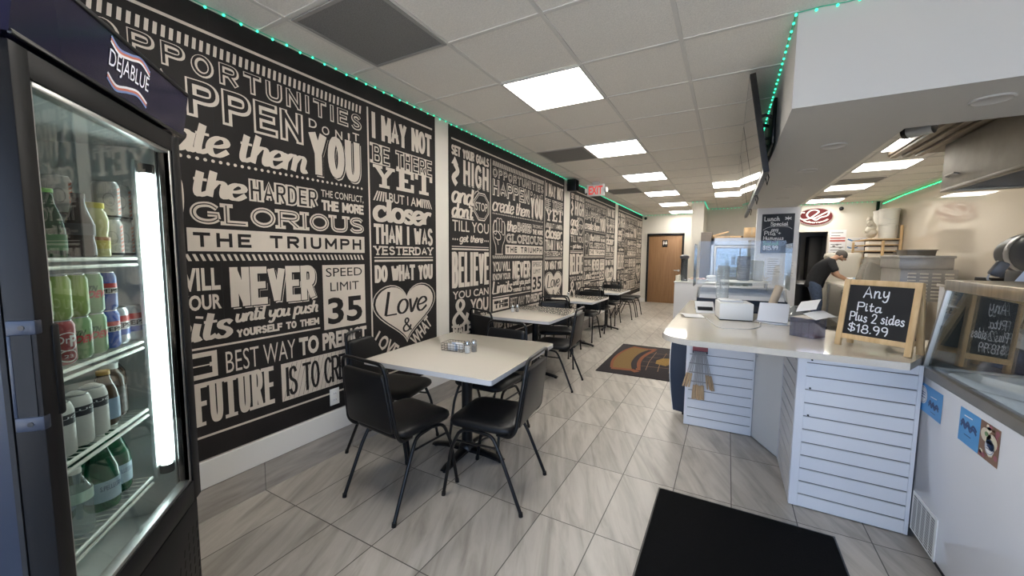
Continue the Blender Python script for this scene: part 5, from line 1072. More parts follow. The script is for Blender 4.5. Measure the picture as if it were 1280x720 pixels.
for k in range(26): disc(mb, F, random.uniform(.567, .668), random.uniform(.684, .80), .011, .010, (M_ber, M_cream, M_ber, M_brn)[k % 4], 2, 9)
disc(mb, F, .595, .765, .032, .026, M_cream, 3); disc(mb, F, .635, .75, .034, .030, M_cream, 3); disc(mb, F, .60, .77, .012, .009, mat('sticker_green', (.16, .26, .10), .5), 4); cone_badge(.625, .728, .030); mb.build('photo_sticker', fz, 0)
mb = MB(); yg0, yg1, zg0, zg1 = 2.365, 2.625, .055, .255; mb.box((x0 - .004, yg0, zg0), (x0 + .002, yg1, zg1), M_white2, .001)
for j in range(5):
    for i in range(14):
        a = yg0 + .018 + j * .047; z = zg0 + .012 + i * .0128
        mb.add([(x0 - .0045, a, z), (x0 - .0045, a + .036, z), (x0 - .0045, a + .036, z + .006), (x0 - .0045, a, z + .006)], [[0, 1, 2, 3]], M_dark)
mb.build('vent_grille', fz, 0)
# ------------------------------------------------------------------ wall screens
def screen(ya, yb, label):
    t = thing('wall_screen', label, 'television', (0, 0, 0), 0, 'flat screens on the soffit')
    def pt(y, s, o): return (.0775 + .108 * s - o * .985, y, 2.615 - .640 * s - o * .165)   # s 0 top, 1 bottom; o outward to -x
    def slab(mb, a, b, s0, s1, o0, o1, m):
        vs = [pt(y, s, o) for o in (o0, o1) for y in (a, b) for s in (s0, s1)]
        mb.add(vs, [[0, 1, 3, 2], [4, 6, 7, 5], [0, 4, 5, 1], [2, 3, 7, 6], [0, 2, 6, 4], [1, 5, 7, 3]], m)
    mb = MB(); slab(mb, ya, yb, 0, 1, -.022, .012, M_black); mb.build('housing', t, 0)
    mb = MB(); slab(mb, ya + .012, yb - .012, .02, .955, .012, .0135, mat('screen_glass', (.035, .033, .032), .06, spec=1.0, coat=1.0)); mb.build('display', t, 0)
    mb = MB(); ym = (ya + yb) / 2
    mb.box((.232, ym - .20, 2.24), (.2528, ym + .20, 2.56), M_black, .004)
    for yy in (ym - .12, ym + .12): mb.tube([pt(yy, .25, -.022), (.19, yy, 2.47), (.235, yy, 2.45)], .012, M_black, 8); mb.tube([pt(yy, .55, -.022), (.20, yy, 2.30), (.235, yy, 2.30)], .010, M_black, 8); mb.tube([pt(yy, .04, -.028), pt(yy, .9, -.028)], .012, M_black, 6)
    mb.build('bracket', t, 40)
    mb = MB(); mb.tube([(.205, ym - .3, 2.05), (.222, ym - .32, 1.98), (.215, ym - .31, 1.93), (.20, ym - .30, 2.0)], .004, M_black, 6); mb.build('cable', t, 60)
screen(3.06, 4.18, 'black flat screen mounted on the soffit, nearest of the row of three')
screen(4.21, 5.33, 'black flat screen mounted on the soffit, middle of the row of three')
screen(5.36, 6.48, 'black flat screen mounted on the soffit, farthest of the row of three')
# ------------------------------------------------------------------ kitchen and back of the shop
t = thing('service_stand', 'plain white service stand with trays on top, by the restroom corridor', 'counter', (0, 0, 0))
MB().box((-.79, 7.20, 0), (-.17, 7.85, .972), M_white, .004).build('carcass', t, 30); MB().box((-.80, 7.19, .972), (-.16, 7.86, .992), M_white2, .004).build('top', t, 30)
t = thing('cup_dispenser', 'tall grey cup dispenser on the white service stand', 'dispenser', (-.665, 7.40, .9922))
MB().lathe([(.065, 0), (.065, .02), (.055, .03), (.055, .38), (.06, .39)], (0, 0, 0), glass('dispenser_grey', (.30, .33, .36), 1.5, boost=.06, haze=.35, hazecol=(.12, .13, .14)), 20).build('tube', t, 40); MB().lathe([(.068, .39), (.075, .40), (.075, .44), (.04, .46), (0, .46)], (0, 0, 0), mat('dispenser_lid', (.10, .10, .11), .4), 20).build('lid', t, 40)
for k, (x, y, h, r) in enumerate(((-.745, 7.30, .10, .045), (-.735, 7.62, .10, .045))): MB().lathe([(r * .75, 0)] + [(r * (1 if q % 2 else .95), .012 + q * .008) for q in range(11)] + [(r, h)], (x, y, .9922), mat('foam_cream', (.72, .68, .58), .7), 18).build('foam_cup_stack', smooth=40, label=['cream foam cups stacked at the front corner of the service stand', 'cream foam cups stacked behind on the service stand'][k], cat='cup stack', group='foam cups on the service stand')
t = thing('food_tray', 'white tray of pink wrapped sweets on the service stand', 'tray', (-.44, 7.34, .9922)); mb = MB(); loft(mb, [[(x, y, z) for x, y in rounded_rect(.30 - 2 * i_, .20 - 2 * i_, .02, 3)] for z, i_ in ((0, .012), (.045, 0), (.045, .008), (.008, .02))], M_white2); mb.build('tray', t, 30)
mb = MB(); random.seed(8); M_pk = mat('pink_wrap', (.62, .36, .32), .6)
for k in range(26): mb.sphere((random.uniform(-.11, .11), random.uniform(-.06, .06), .028 + random.uniform(0, .035)), (.022, .017, .014), (M_pk, mat('cream_wrap', (.70, .62, .48), .6), M_pk)[k % 3], 8, 5)
mb.build('wrapped_sweets', t, 50, kind='stuff')
t = thing('foam_box', 'white foam takeout box on the service stand', 'box', (-.24, 7.52, .9922)); MB().box((-.075, -.09, 0), (.075, .09, .05), M_white2, .012).build('tray', t, 40); MB().box((-.075, -.09, .051), (.075, .09, .105), M_white2, .02).build('lid', t, 40)
# stainless display fridge
sf = thing('display_fridge', 'stainless upright display fridge with a glass front behind the counter', 'fridge', (0, 0, 0))
xa, xb = -.315, .55; ya = 9.0
mb = MB(); mb.box((xa, ya + .02, .06), (xa + .05, ya + .75, 1.80), M_steel).box((xb - .05, ya + .02, .06), (xb, ya + .75, 1.80), M_steel).box((xa, ya + .02, 1.66), (xb, ya + .75, 1.80), M_steel).box((xa + .05, ya + .70, .06), (xb - .05, ya + .75, 1.66), M_steel).box((xa, ya + .02, .0), (xb, ya + .75, .50), M_steel); mb.build('body', sf, 0)
mb = MB(); mb.box((xa + .06, ya, .52), (xa + .10, ya + .02, 1.64), M_steel, .003).box((xb - .10, ya, .52), (xb - .06, ya + .02, 1.64), M_steel, .003).box((xa + .10, ya, 1.59), (xb - .10, ya + .02, 1.64), M_steel, .003).box((xa + .10, ya, .52), (xb - .10, ya + .02, .57), M_steel, .003); dd = mb.build('door', sf, 30)
MB().box((xa + .10, ya + .008, .57), (xb - .10, ya + .012, 1.59), glass('fridge_pane', (.80, .84, .84), 1.5, boost=.10)).build('pane', dd, 0); MB().box((xb - .085, ya - .03, .95), (xb - .07, ya - .01, 1.25), M_alu, .004).build('handle', dd, 30)
MB().box((xb - .22, ya + .012, 1.71), (xb - .09, ya + .021, 1.75), mat('badge_grey', (.20, .18, .16), .5)).build('badge', sf, 0); MB().cyl((xa + .08, ya + .019, 1.68), (xa + .08, ya + .012, 1.68), .012, M_black, 10).build('lock', sf)
mb = MB()
for z in (.80, 1.08, 1.36): mb.box((xa + .06, ya + .06, z), (xb - .06, ya + .68, z + .012), M_wire)
mb.build('shelf', sf, 0)
random.seed(21)
for z in (.812, 1.092, 1.372):
    for k in range(5):
        x = xa + .13 + k * .13; o = MB().lathe([(.045, 0), (.055, .09), (.056, .10), (.05, .11)], (0, 0, 0), mat('tub_%d' % (k % 3), ((.60, .62, .58), (.25, .30, .22), (.50, .46, .40))[k % 3], .5), 14).build('food_tub', smooth=40, label='food tub standing on a shelf inside the stainless display fridge', cat='tub', group='food tubs in the display fridge'); o.location = (x, ya + .22, z + .0003)
t = thing('wall_cabinet', 'brown-grey upright cabinet between the column and the display fridge', 'cabinet', (0, 0, 0)); mb = MB().box((-.525, 9.15, 0), (-.325, 9.75, 1.93), mat('cabinet_brown', (.115, .095, .08), .5), .006); mb.build('carcass', t, 30); MB().box((-.52, 9.125, .10), (-.33, 9.149, 1.90), mat('cabinet_brown', (.11, .09, .075), .5), .004).build('door', t, 30)
for k, (x, y, z, sx, sy, sz, rx, ry, rz, lab) in enumerate(((-.15, 9.16, 1.8005, .30, .18, .035, 0, 0, .2, 'flat brown cardboard box lying on the display fridge'), (-.16, 9.25, 1.839, .30, .05, .025, 0, -.28, .1, 'thin cardboard strip tilted on the flat box'), (.12, 9.36, 1.8005, .22, .20, .05, 0, 0, -.15, 'low cardboard box beside the kraft box'))):
    o = MB().box((-sx / 2, -sy / 2, 0), (sx / 2, sy / 2, sz), M_card, .002).build('cardboard_box', smooth=30, label=lab, cat='box', group='cardboard on the display fridge'); o.location = (x, y, z + (.045 if k == 1 else 0)); o.rotation_euler = (rx, ry, rz)
t = thing('kraft_box', 'square kraft paper box on top of the display fridge', 'box', (.385, 9.22, 1.8005)); MB().box((-.13, -.13, 0), (.13, .13, .20), M_card, .003).build('carton', t, 30); mb = MB().box((-.13, -.13, .201), (.13, -.002, .206), M_card).box((-.13, .002, .201), (.13, .13, .206), M_card).box((-.015, -.132, .06), (.015, -.1305, .206), mat('tape_tan', (.46, .36, .24), .4)); mb.build('flap', t, 0)
# chalk menu on the partition
t = thing('chalk_menu', 'black chalk menu board headed Lunch Special on the white partition', 'menu board', (.443, 7.392, 1.488), 0)
MB().box((0, -.010, 0), (.425, .007, .61), M_board2, .004).build('board', t, 30)
mb = MB(); F = lambda u, v, l: (u, -.0104 - .0004 * l, v); random.seed(4); M_gch = mat('chalk_green', (.16, .42, .30), .8); ck = dict(round_ends=True, wob=.05)
stroke(mb, F, 'Lunch', .03, .235, .50, .575, M_chalk, w=.011, **ck); stroke(mb, F, '*', .30, .385, .49, .575, M_chalk, w=.008, **ck); stroke(mb, F, 'Special', .115, .345, .425, .485, M_chalk, w=.010, **ck)
ribbon(mb, F, catmull([(.02, .36), (.10, .405), (.22, .415), (.34, .405), (.40, .37)], 5), False, .005, M_chalk, 1)
stroke(mb, F, 'any', .13, .225, .335, .40, M_chalk, w=.008, **ck); stroke(mb, F, 'Pita +', .04, .26, .275, .345, M_chalk, w=.010, **ck); stroke(mb, F, 'Hummus', .03, .30, .20, .265, M_chalk, w=.010, **ck)
stroke(mb, F, 'Salad', .03, .235, .12, .185, M_gch, w=.010, **ck); stroke(mb, F, '$15.99', .03, .235, .045, .115, M_chalk, w=.011, **ck); mb.build('chalk_writing', t, 0)
def notice(x, y, z, sx, sz, label, lines, m=M_paper, extra=None):
    t = thing('notice_sheet', label, 'notice', (x, y, z)); MB().box((0, -.003, 0), (sx, 0, sz), m).build('sheet', t, 0)
    mb = MB(); F = lambda u, v, l: (u, -.0034 - .0004 * l, v); G1 = mat('ink_grey', (.22, .21, .21), .7)
    for k in range(lines): v = sz * (.9 - .78 * k / max(lines - 1, 1)); rect(mb, F, sx * .1, sx * random.uniform(.6, .9), v - sz * .012, v + sz * .012, G1)
    if extra: extra(mb, F, sx, sz)
    mb.build('printing', t, 0); return t
random.seed(9)
notice(.53, 7.3985, 1.12, .22, .30, 'white printed notice under the chalk menu, nearest the display case', 8); notice(.77, 7.3985, 1.10, .15, .26, 'white printed notice with dark lines below the chalk menu corner', 6)
# oval sign
t = thing('oval_sign', 'dark red oval wall sign with a white looped emblem reading Mediterranean', 'sign', (1.735, KY - .004, 2.372))
mb = MB(); E_ = [(.335 * math.cos(2 * PI * k / 48), .205 * math.sin(2 * PI * k / 48)) for k in range(48)]
mb.prism(E_, -.022, 0, M_red, 'xz'); mb.build('panel', t, 30)
mb = MB(); F = lambda u, v, l: (u, -.0225 - .0006 * l, v)
ribbon(mb, F, [(x * .97, z * .955) for x, z in E_], True, .006, M_signw, 1)
ribbon(mb, F, catmull([(-.20, .10), (-.27, .10), (-.30, .02), (-.25, -.05), (-.13, -.045), (-.02, .03), (.06, .11), (.0, .155), (-.10, .14), (-.16, .05), (-.10, -.03), (.0, -.02), (.14, .06), (.25, .115), (.22, .02), (.10, -.02), (.02, -.075), (-.04, -.045), (.02, -.03)], 6), False, .034, M_signw, 2, callig=.3)
Fa = lambda u, v, l: F((.255 - (v + .0)) * math.sin(u / .205) * 1.22, -.0 - (.175 - (v)) * math.cos(u / .205) * .98, l)
text(mb, Fa, 'Mediterranean', -.225, .225, .018, .068, M_signw, 2, off=.03); mb.build('lettering', t, 0)
def redlines(mb, F, sx, sz):
    R_ = mat('poster_red', (.52, .12, .10), .6); rect(mb, F, sx * .04, sx * .96, sz * .70, sz * .74, R_, 2); rect(mb, F, sx * .04, sx * .96, sz * .60, sz * .66, R_, 2)
    for q in ((.3, .45), (.7, .40), (.5, .5), (.35, .22), (.7, .18)): disc(mb, F, sx * q[0], sz * q[1], sx * .10, sz * .03, mat('ink_grey', (.22, .21, .21), .7), 2, 10)
notice(2.03, KY - .001, 1.38, .30, .68, 'tall white poster with red bands left of the blue swoosh sheet', 9, extra=redlines)
def swoosh(mb, F, sx, sz):
    B_ = mat('poster_blue', (.05, .20, .42), .6); ribbon(mb, F, catmull([(sx * .05, sz * .9), (sx * .35, sz * .75), (sx * .7, sz * .8)], 5), False, .03, B_, 2); ribbon(mb, F, catmull([(sx * .05, sz * .25), (sx * .3, sz * .15), (sx * .6, sz * .25), (sx * .45, sz * .40)], 5), False, .022, B_, 2)
notice(2.345, KY - .001, 1.60, .33, .27, 'white sheet with blue swooshes on the kitchen wall', 2, extra=swoosh)
# storeroom seen through the doorway
t = thing('storage_rack', 'tall metal storage rack in the room behind the kitchen doorway', 'rack', (1.50, 12.55, 0))
mb = MB()
for x in (-.45, .12):
    for y in (0, .4): mb.cyl((x, y, 0), (x, y, 2.0), .014, M_alu, 8)
mb.build('post', t); mb = MB()
for z in (.3, .8, 1.25, 1.65, 1.98): mb.box((-.46, -.01, z), (.13, .41, z + .02), M_alu)
mb.build('shelf', t, 0)
random.seed(14)
for k in range(14):
    z = (.32, .82, 1.27, 1.67)[k % 4]; x = 1.09 + (k // 4) * .15; o = MB().box((0, 0, 0), (.12, .25, random.uniform(.15, .30)), (mat('store_tan', (.40, .32, .22), .7), mat('store_grey', (.24, .24, .24), .6), mat('store_dark', (.06, .055, .05), .6), mat('store_white', (.60, .58, .54), .6))[random.randrange(4)], .006).build('storage_carton', smooth=30, label='carton on the metal rack in the storeroom doorway', cat='box', group='cartons on the storeroom rack'); o.location = (x, 12.57, z + .0203)
t = thing('tall_locker', 'dark grey tall locker seen through the kitchen doorway', 'locker', (1.98, 12.2, 0)); MB().box((-.22, 0, .03), (.30, .5, 1.95), mat('locker_grey', (.035, .033, .031), .5), .006).build('carcass', t, 30)
for s in (-1, 1): d_ = MB().box((.04 + s * .13 - .118, -.022, .06), (.04 + s * .13 + .118, -.001, 1.92), mat('locker_grey', (.035, .033, .031), .45), .004).build('door', t, 30); MB().box((.04 + s * .03 - .006, -.04, .95), (.04 + s * .03 + .006, -.022, 1.15), M_alu, .003).build('handle', d_, 30)
t = thing('waste_bin', 'black waste bin on the kitchen floor behind the man', 'bin', (1.36, 10.35, 0)); mb = MB().lathe([(.20, 0), (.22, .02), (.26, .80), (.275, .81), (.275, .84), (.25, .84), (.21, .05)], (0, 0, 0), M_black, 24); mb.build('bucket', t, 40); MB().lathe([(.28, .842), (.28, .86), (.15, .93), (0, .95)], (0, 0, 0), M_black, 24).build('lid', t, 40)
# prep table where the man works
t = thing('prep_table', 'steel prep table with a pale top where the man is working', 'table', (0, 0, 0))
MB().box((1.76, 8.55, .905), (2.72, 10.10, .945), mat('prep_top', (.62, .58, .50), .35), .006).build('tabletop', t, 30)
for x in (1.82, 2.66):
    for y in (8.62, 10.03): MB().cyl((x, y, 0), (x, y, .905), .022, M_alu, 10).build('leg', t, 40)
MB().box((1.80, 8.6, .22), (2.68, 10.05, .24), M_galv, .003).build('shelf', t, 30)
t = thing('lined_barrel', 'grey barrel with a plastic liner under the prep table edge', 'barrel', (2.02, 8.95, .2402))
MB().lathe([(.17, 0), (.19, .02), (.20, .55), (.21, .58), (.19, .58), (.17, .03)], (0, 0, 0), mat('barrel_grey', (.20, .18, .16), .5), 22).build('drum', t, 40); MB().lathe([(.205, .40), (.215, .59), (.19, .61), (.17, .55)], (0, 0, 0), M_film, 22, caps=False).build('liner', t, 40)
t = thing('lined_barrel', 'second grey barrel behind on the lower shelf of the prep table', 'barrel', (2.42, 9.3, .2402)); MB().lathe([(.17, 0), (.19, .02), (.20, .50), (.21, .53), (.19, .53), (.17, .03)], (0, 0, 0), mat('barrel_brown', (.16, .13, .10), .6), 22).build('drum', t, 40)
o = MB(); loft(o, [[(x, y, z) for x, y in rounded_rect(.34 - 2 * i_, .26 - 2 * i_, .03, 3)] for z, i_ in ((0, 0), (.04, .0), (.05, .02), (.06, .06))], mat('dough_paper', (.70, .66, .56), .7)); o.build('flat_package', smooth=40, label='flat pale package lying on the prep table', cat='package', loc=(2.05, 8.72, .9452))
o = MB(); random.seed(6)
for k in range(7): o.sphere((random.uniform(-.07, .07), random.uniform(-.05, .05), .03 + random.uniform(0, .04)), (.06, .05, .03), (mat('bag_blue', (.35, .52, .66), .5), M_paper)[k % 2], 10, 7)
o.build('plastic_bag', smooth=60, label='crumpled blue and white plastic bag next to the man\'s hands', cat='bag', loc=(2.13, 9.93, .9452))
# dough machine under a plastic sheet
t = thing('covered_machine', 'kitchen machine under a cloudy plastic sheet on the prep table', 'machine', (2.38, 9.22, .9455))
mb = MB(); loft(mb, [[(x * w_ + dx, y * w2, z) for x, y in rounded_rect(.60, .46, .06, 4)] for z, w_, w2, dx in ((0, 1.0, 1.0, 0), (.10, .96, .95, -.01), (.30, .66, .86, -.05), (.45, .42, .80, -.08), (.49, .36, .70, -.09))], M_film); mb.build('plastic_sheet', t, 60)
mb = MB(); mb.prism([(-.20, .02), (.20, .02), (.05, .30), (-.16, .40)], -.15, .15, M_galv, 'xz'); mb.build('body', t, 30)
mb = MB(); mb.cyl((.24, -.20, .12), (.24, .10, .12), .06, M_galv, 16).cyl((.24, -.24, .12), (.24, -.20, .12), .025, M_black, 12); mb.build('crank', t, 40)
t = thing('sheeting_bundle', 'tall bundle of white sheeting behind the covered machine', 'bundle', (2.08, 10.45, 0)); mb = MB(); loft(mb, [[(x * w_, y * w_, z) for x, y in rounded_rect(.55, .40, .08, 4)] for z, w_ in ((0, .9), (.9, 1.0), (1.36, .98), (1.44, 1.05), (1.50, 1.0), (1.52, .8))], mat('sheeting', (.66, .62, .54), .6)); mb.build('sheeting', t, 60)  # upright bundle of pale sheeting, not a shelf
# slatted corner rack with tubs
t = thing('corner_rack', 'wooden corner rack loaded with white foam trays and tubs', 'rack', (0, 0, 0)); rx0, rx1, ry0, ry1 = 2.40, 2.885, 10.12, 11.3
mb = MB()
for x in (2.62, 2.87): mb.box((x - .02, ry0, 0), (x + .02, ry0 + .04, 1.76 if x < 2.8 else 2.05), M_pine, .003)
for x in (2.42, 2.87): mb.box((x - .02, ry1 - .04, 0), (x + .02, ry1, 1.76), M_pine, .003)
mb.build('post', t, 30)
MB().box((rx0 + .02, ry0 + .34, .52), (rx1 - .02, ry0 + .36, 1.76), mat('rack_gap_shade', (.06, .045, .035), .7)).build('gap_shade_board', t, 0)  # dark sheet added to stand for the shade in the shelf gaps
RZ = (.50, .95, 1.30, 1.42, 1.56, 1.68, 1.79)
for z in RZ: MB().box((rx0, ry0, z - .012), (rx1, ry1, z + .006), M_pine, .002).build('shelf', t, 30)
random.seed(31); Mf_ = mat('foam_white', (.76, .73, .66), .6)
for z, h in ((1.306, .075), (1.426, .085), (1.566, .075), (1.686, .065)):
    for k, x in enumerate((2.41, 2.645)): o = MB().box((0, 0, 0), (.20, .22, h), Mf_, .01).build('foam_tray_stack', smooth=40, label='stack of white foam trays on the wooden corner rack', cat='tray stack', group='foam trays on the corner rack'); o.location = (x + .005, 10.18 + .02 * k, z + .0006)
for k, (x, y) in enumerate(((2.715, 10.30), (2.715, 10.64))):
    t = thing('plastic_bucket', ['tall white bucket on top of the corner rack, front one', 'tall white bucket on top of the corner rack, rear one'][k], 'bucket', (x, y, 1.7965), 0, 'white buckets on the corner rack'); MB().lathe([(.125, 0), (.135, .01), (.145, .26), (.152, .265), (.152, .285), (.145, .29), (.150, .54), (.157, .545), (.157, .575), (.14, .585), (0, .585)], (0, 0, 0), Mf_, 24).build('bucket', t, 40); MB().tube([(-.15, -.02, .50), (-.10, -.12, .40), (0, -.158, .36), (.10, -.12, .40), (.15, -.02, .50)], .003, M_alu, 5).build('handle', t, 50)
o = MB(); random.seed(12)
for k in range(9): o.sphere((random.uniform(-.03, .03), random.uniform(-.05, .05), .09 + k * .035), (.085 - k * .004, .10 - k * .005, .07), mat('bag_cream', (.60, .54, .44), .5), 12, 8)
o.build('food_bag', smooth=60, label='crumpled cream bag on the corner rack beside the buckets', cat='bag', loc=(2.465, 10.28, 1.7965))
MB().box((2.44, KY - .05, 1.82), (2.49, KY - .02, 2.66), M_black, .004).build('wall_conduit', smooth=30, label='thin black vertical conduit in the kitchen corner', cat='conduit').location = (.36, 0, 0)
# louvred stainless oven
t = thing('louvred_oven', 'grey steel oven with rows of louvres on its side', 'oven', (0, 0, 0)); ox0, ox1, oy0, oy1 = 2.13, 2.70, 7.5, 8.30
MB().box((ox0, oy0, 1.27), (ox1 - .02, oy1, 1.45), M_galv, .006).box((ox0 + .02, oy0 + .008, .82), (ox1 + .03, oy1, 1.27), M_galv, .006).build('body', t, 30); MB().box((ox0 - .012, oy0 - .015, 1.425), (ox1 - .008, oy1, 1.460), M_galv, .004).build('top_edge', t, 30)
mb = MB(); Mlv = mat('louvre_light', (.72, .67, .58), .4)
for j in range(4):
    for k in range(8): x = ox0 + .10 + j * .125; z = .86 + k * .048; mb.box((x, oy0 - .004, z), (x + .085, oy0 + .012, z + .017), Mlv, .002)
mb.build('louvre', t, 0)
mb = MB()
for x in (ox0 + .06, ox1 - .03):
    for y in (oy0 + .06, oy1 - .06): mb.cyl((x, y, 0), (x, y, .82), .025, M_galv, 10)
mb.build('leg', t)
mb = MB(); loft(mb, [[(x + 2.395, y + 7.85, z) for x, y in rounded_rect(.30 + 2 * i_, .40 + 2 * i_, .02, 2)] for z, i_ in ((1.4605, 0), (1.53, .008), (1.533, .018), (1.545, .018))], mat('pan_brown', (.16, .14, .115), .4, metal=.5)); mb.build('roasting_pan', smooth=30, label='dark metal pan resting on top of the louvred oven', cat='pan')
# extractor hood and pipework
hd = thing('extractor_hood', 'big stainless extractor hood hanging over the kitchen', 'hood', (0, 0, 0)); hy0, hy1 = 3.26, 5.76
mb = MB(); pr = [(1.90, 2.12), (1.905, 2.585), (2.895, 2.585), (2.895, 2.12), (2.86, 2.12), (2.86, 2.55), (1.945, 2.55), (1.94, 2.12)]
mb.prism(pr, hy0, hy1, M_steel_dk, 'xz'); mb.build('canopy', hd, 20)
for y in (hy0, hy1 - .02): MB().prism([(1.941, 2.121), (1.946, 2.549), (2.859, 2.549), (2.859, 2.121)], y, y + .02, M_steel_dk, 'xz').build('end_plate', hd, 0)
mb = MB().box((1.895, hy0, 2.108), (1.955, hy1, 2.135), M_steel_dk, .004).box((1.955, hy1 - .06, 2.108), (2.89, hy1, 2.135), M_steel_dk, .004); mb.build('drip_lip', hd, 30)
mb = MB()
for k in range(4): y = hy0 + .10 + k * .58; mb.box((2.55, y, 2.16), (2.85, y + .5, 2.19), M_dark, .004)
mb.build('filter', hd, 30); MB().tube([(1.90, 5.60, 2.24), (1.87, 5.60, 2.25), (1.87, 5.42, 2.25), (1.90, 5.42, 2.24)], .010, M_steel_dk, 8).build('handle', hd, 40)
t = thing('duct_pipe', 'short silver duct pipe above the kitchen hood corner', 'duct', (0, 0, 0)); MB().cyl((1.30, 4.70, 2.52), (1.44, 4.59, 2.52), .058, mat('duct_silver', (.50, .53, .57), .35, metal=.8), 22).build('pipe', t, 40); MB().lathe([(.064, -.01), (.064, .02)], (0, 0, 0), M_black, 20, M=Matrix.Translation((1.30, 4.70, 2.52)) @ Matrix.Rotation(math.radians(90), 4, 'X') @ Matrix.Rotation(.8, 4, 'Y')).build('collar', t, 40)
MB().box((1.22, 4.86, 2.56), (1.30, 4.94, ZC - .001), M_black, .004).build('junction_box', smooth=30, label='small black junction box under the ceiling near the hood', cat='box')
MB().box((1.585, 3.23, 2.615), (2.89, 6.25, 2.66), mat('rail_brown', (.17, .135, .10), .5), .004).build('ceiling_panel', smooth=30, label='brown panel under the ceiling that carries the rails above the extractor hood', cat='panel')
for k in range(3): MB().box((1.60 + .11 * k, 3.3, 2.588), (1.66 + .11 * k, 6.24, 2.614), mat('rail_steel', (.26, .21, .155), .45), .004).build('ceiling_rail', smooth=30, label='brown metal rail running above the extractor hood', cat='rail', group='metal rails above the hood')
# back counter on the right wall with small machines
t = thing('wall_counter', 'white counter along the right kitchen wall', 'counter', (0, 0, 0)); MB().box((2.42, 4.4, 0), (2.895, 7.1, 1.06), M_white, .004).build('carcass', t, 30); MB().box((2.40, 4.38, 1.06), (2.897, 7.12, 1.095), M_counter, .004).build('top', t, 30)
t = thing('receipt_printer', 'small black receipt printer on the right wall counter', 'printer', (2.64, 6.45, 1.0955), .3); MB().box((-.15, -.12, 0), (.15, .12, .07), M_black, .01).build('base', t, 30); MB().box((-.12, -.10, .07), (.14, .10, .12), M_black, .012).build('cover', t, 30); MB().box((-.02, -.085, .12), (.10, -.06, .19), mat('lcd_grey', (.10, .11, .12), .2), .004).build('display', t, 30)
t = thing('countertop_mixer', 'rounded dark grey countertop machine at the edge of the kitchen', 'mixer', (1.66, 3.62, 0)); Mg = mat('mixer_grey', (.085, .085, .09), .38)
MB().lathe([(0, -.22), (.07, -.215), (.115, -.18), (.125, -.08), (.125, .10), (.10, .20), (0, .22)], (0, .05, 1.46), Mg, 26, axis='y').build('head', t, 50); MB().lathe([(.127, -.03), (.130, -.025), (.130, .025), (.127, .03)], (0, .05, 1.46), M_alu, 26, axis='y', caps=False).build('band', t, 50)
MB().box((-.07, -.02, .93), (.07, .20, 1.36), Mg, .03).build('column', t, 40); MB().box((-.12, -.26, 0), (.12, .24, .93), M_galv, .01).build('pedestal', t, 30); MB().lathe([(.07, 0), (.115, .06), (.125, .19), (.13, .195)], (0, -.12, .932), M_steel, 24).build('bowl', t, 50)
o = sheet('paper_sheet', (1.56, 3.33, 1.235), .26, .26, 1.2, .5, -.3, 'pale blue-white sheet propped in front of the grey countertop machine', 'paper', mat('sheet_blue', (.66, .70, .80), .6))
t = thing('order_tablet', 'black order tablet on a stand behind the chalk sign', 'tablet', (1.245, 3.20, .9302), math.radians(-8)); MB().box((-.07, -.05, 0), (.07, .09, .012), M_black, .004).build('base', t, 30); MB().box((-.012, .03, .012), (.012, .05, .17), M_black, .003).build('stand', t, 30)
MB().box((-.095, -.006, .07), (.095, .008, .27), M_black, .006, M=Matrix.Translation((0, .0, 0)) @ Matrix.Rotation(math.radians(-12), 4, 'X')).build('screen', t, 30)
t = thing('scanner_stand', 'small dark scanner on a thin bent stand above the tablet', 'scanner', (1.275, 3.18, .9302)); MB().lathe([(.05, 0), (.05, .01), (0, .014)], (0.09, 0, 0), M_black, 18).build('base', t, 40); MB().tube(catmull([(.09, 0, .012), (.085, 0, .22), (.03, .0, .34), (-.005, 0, .385), (.02, 0, .43)], 5), .005, M_galv, 6).build('arm', t, 50)
MB().box((-.025, -.02, 0), (.025, .02, .085), Mg, .010, M=Matrix.Translation((.015, 0, .40)) @ Matrix.Rotation(.45, 4, 'Y')).build('head', t, 40)
MB().lathe([(.032, 0), (.036, .004), (.036, .085), (.028, .10), (.028, .11)], (1.12, 3.12, .9302), M_cyl, 18).build('glass_jar', smooth=40, label='small clear jar beside the order tablet', cat='jar')
# ------------------------------------------------------------------ the man at the prep table
def skin(name, chains, m, parent=None, sub=2, branch_root=0, **kw):
    """chains: list of [(pos, radius or (rx, ry)), ...]; equal positions are welded"""
    idx = {}; V = []; Rr = []; Ed = []
    for ch in chains:
        last = None
        for p, r in ch:
            k = tuple(round(c, 4) for c in p)
            if k not in idx: idx[k] = len(V); V.append(p); Rr.append(r if isinstance(r, tuple) else (r, r))
            if last is not None and last != idx[k] and (last, idx[k]) not in Ed: Ed.append((last, idx[k]))
            last = idx[k]
    me = bpy.data.meshes.new(name); me.from_pydata(V, Ed, []); o = bpy.data.objects.new(name, me); COL.objects.link(o)
    md = o.modifiers.new('skin', 'SKIN'); md.use_smooth_shade = True
    for i, r in enumerate(Rr): me.skin_vertices[0].data[i].radius = r
    me.skin_vertices[0].data[branch_root].use_root = True
    sb = o.modifiers.new('sub', 'SUBSURF'); sb.levels = sub; sb.render_levels = sub
    dg = bpy.context.evaluated_depsgraph_get(); m2 = bpy.data.meshes.new_from_object(o.evaluated_get(dg))
    bpy.data.objects.remove(o); m2.materials.clear(); m2.materials.append(m); m2.name = name
    for p in m2.polygons: p.use_smooth = True
    o = bpy.data.objects.new(name, m2); COL.objects.link(o)
    if parent is not None: o.parent = parent
    tag(o, **kw); return o
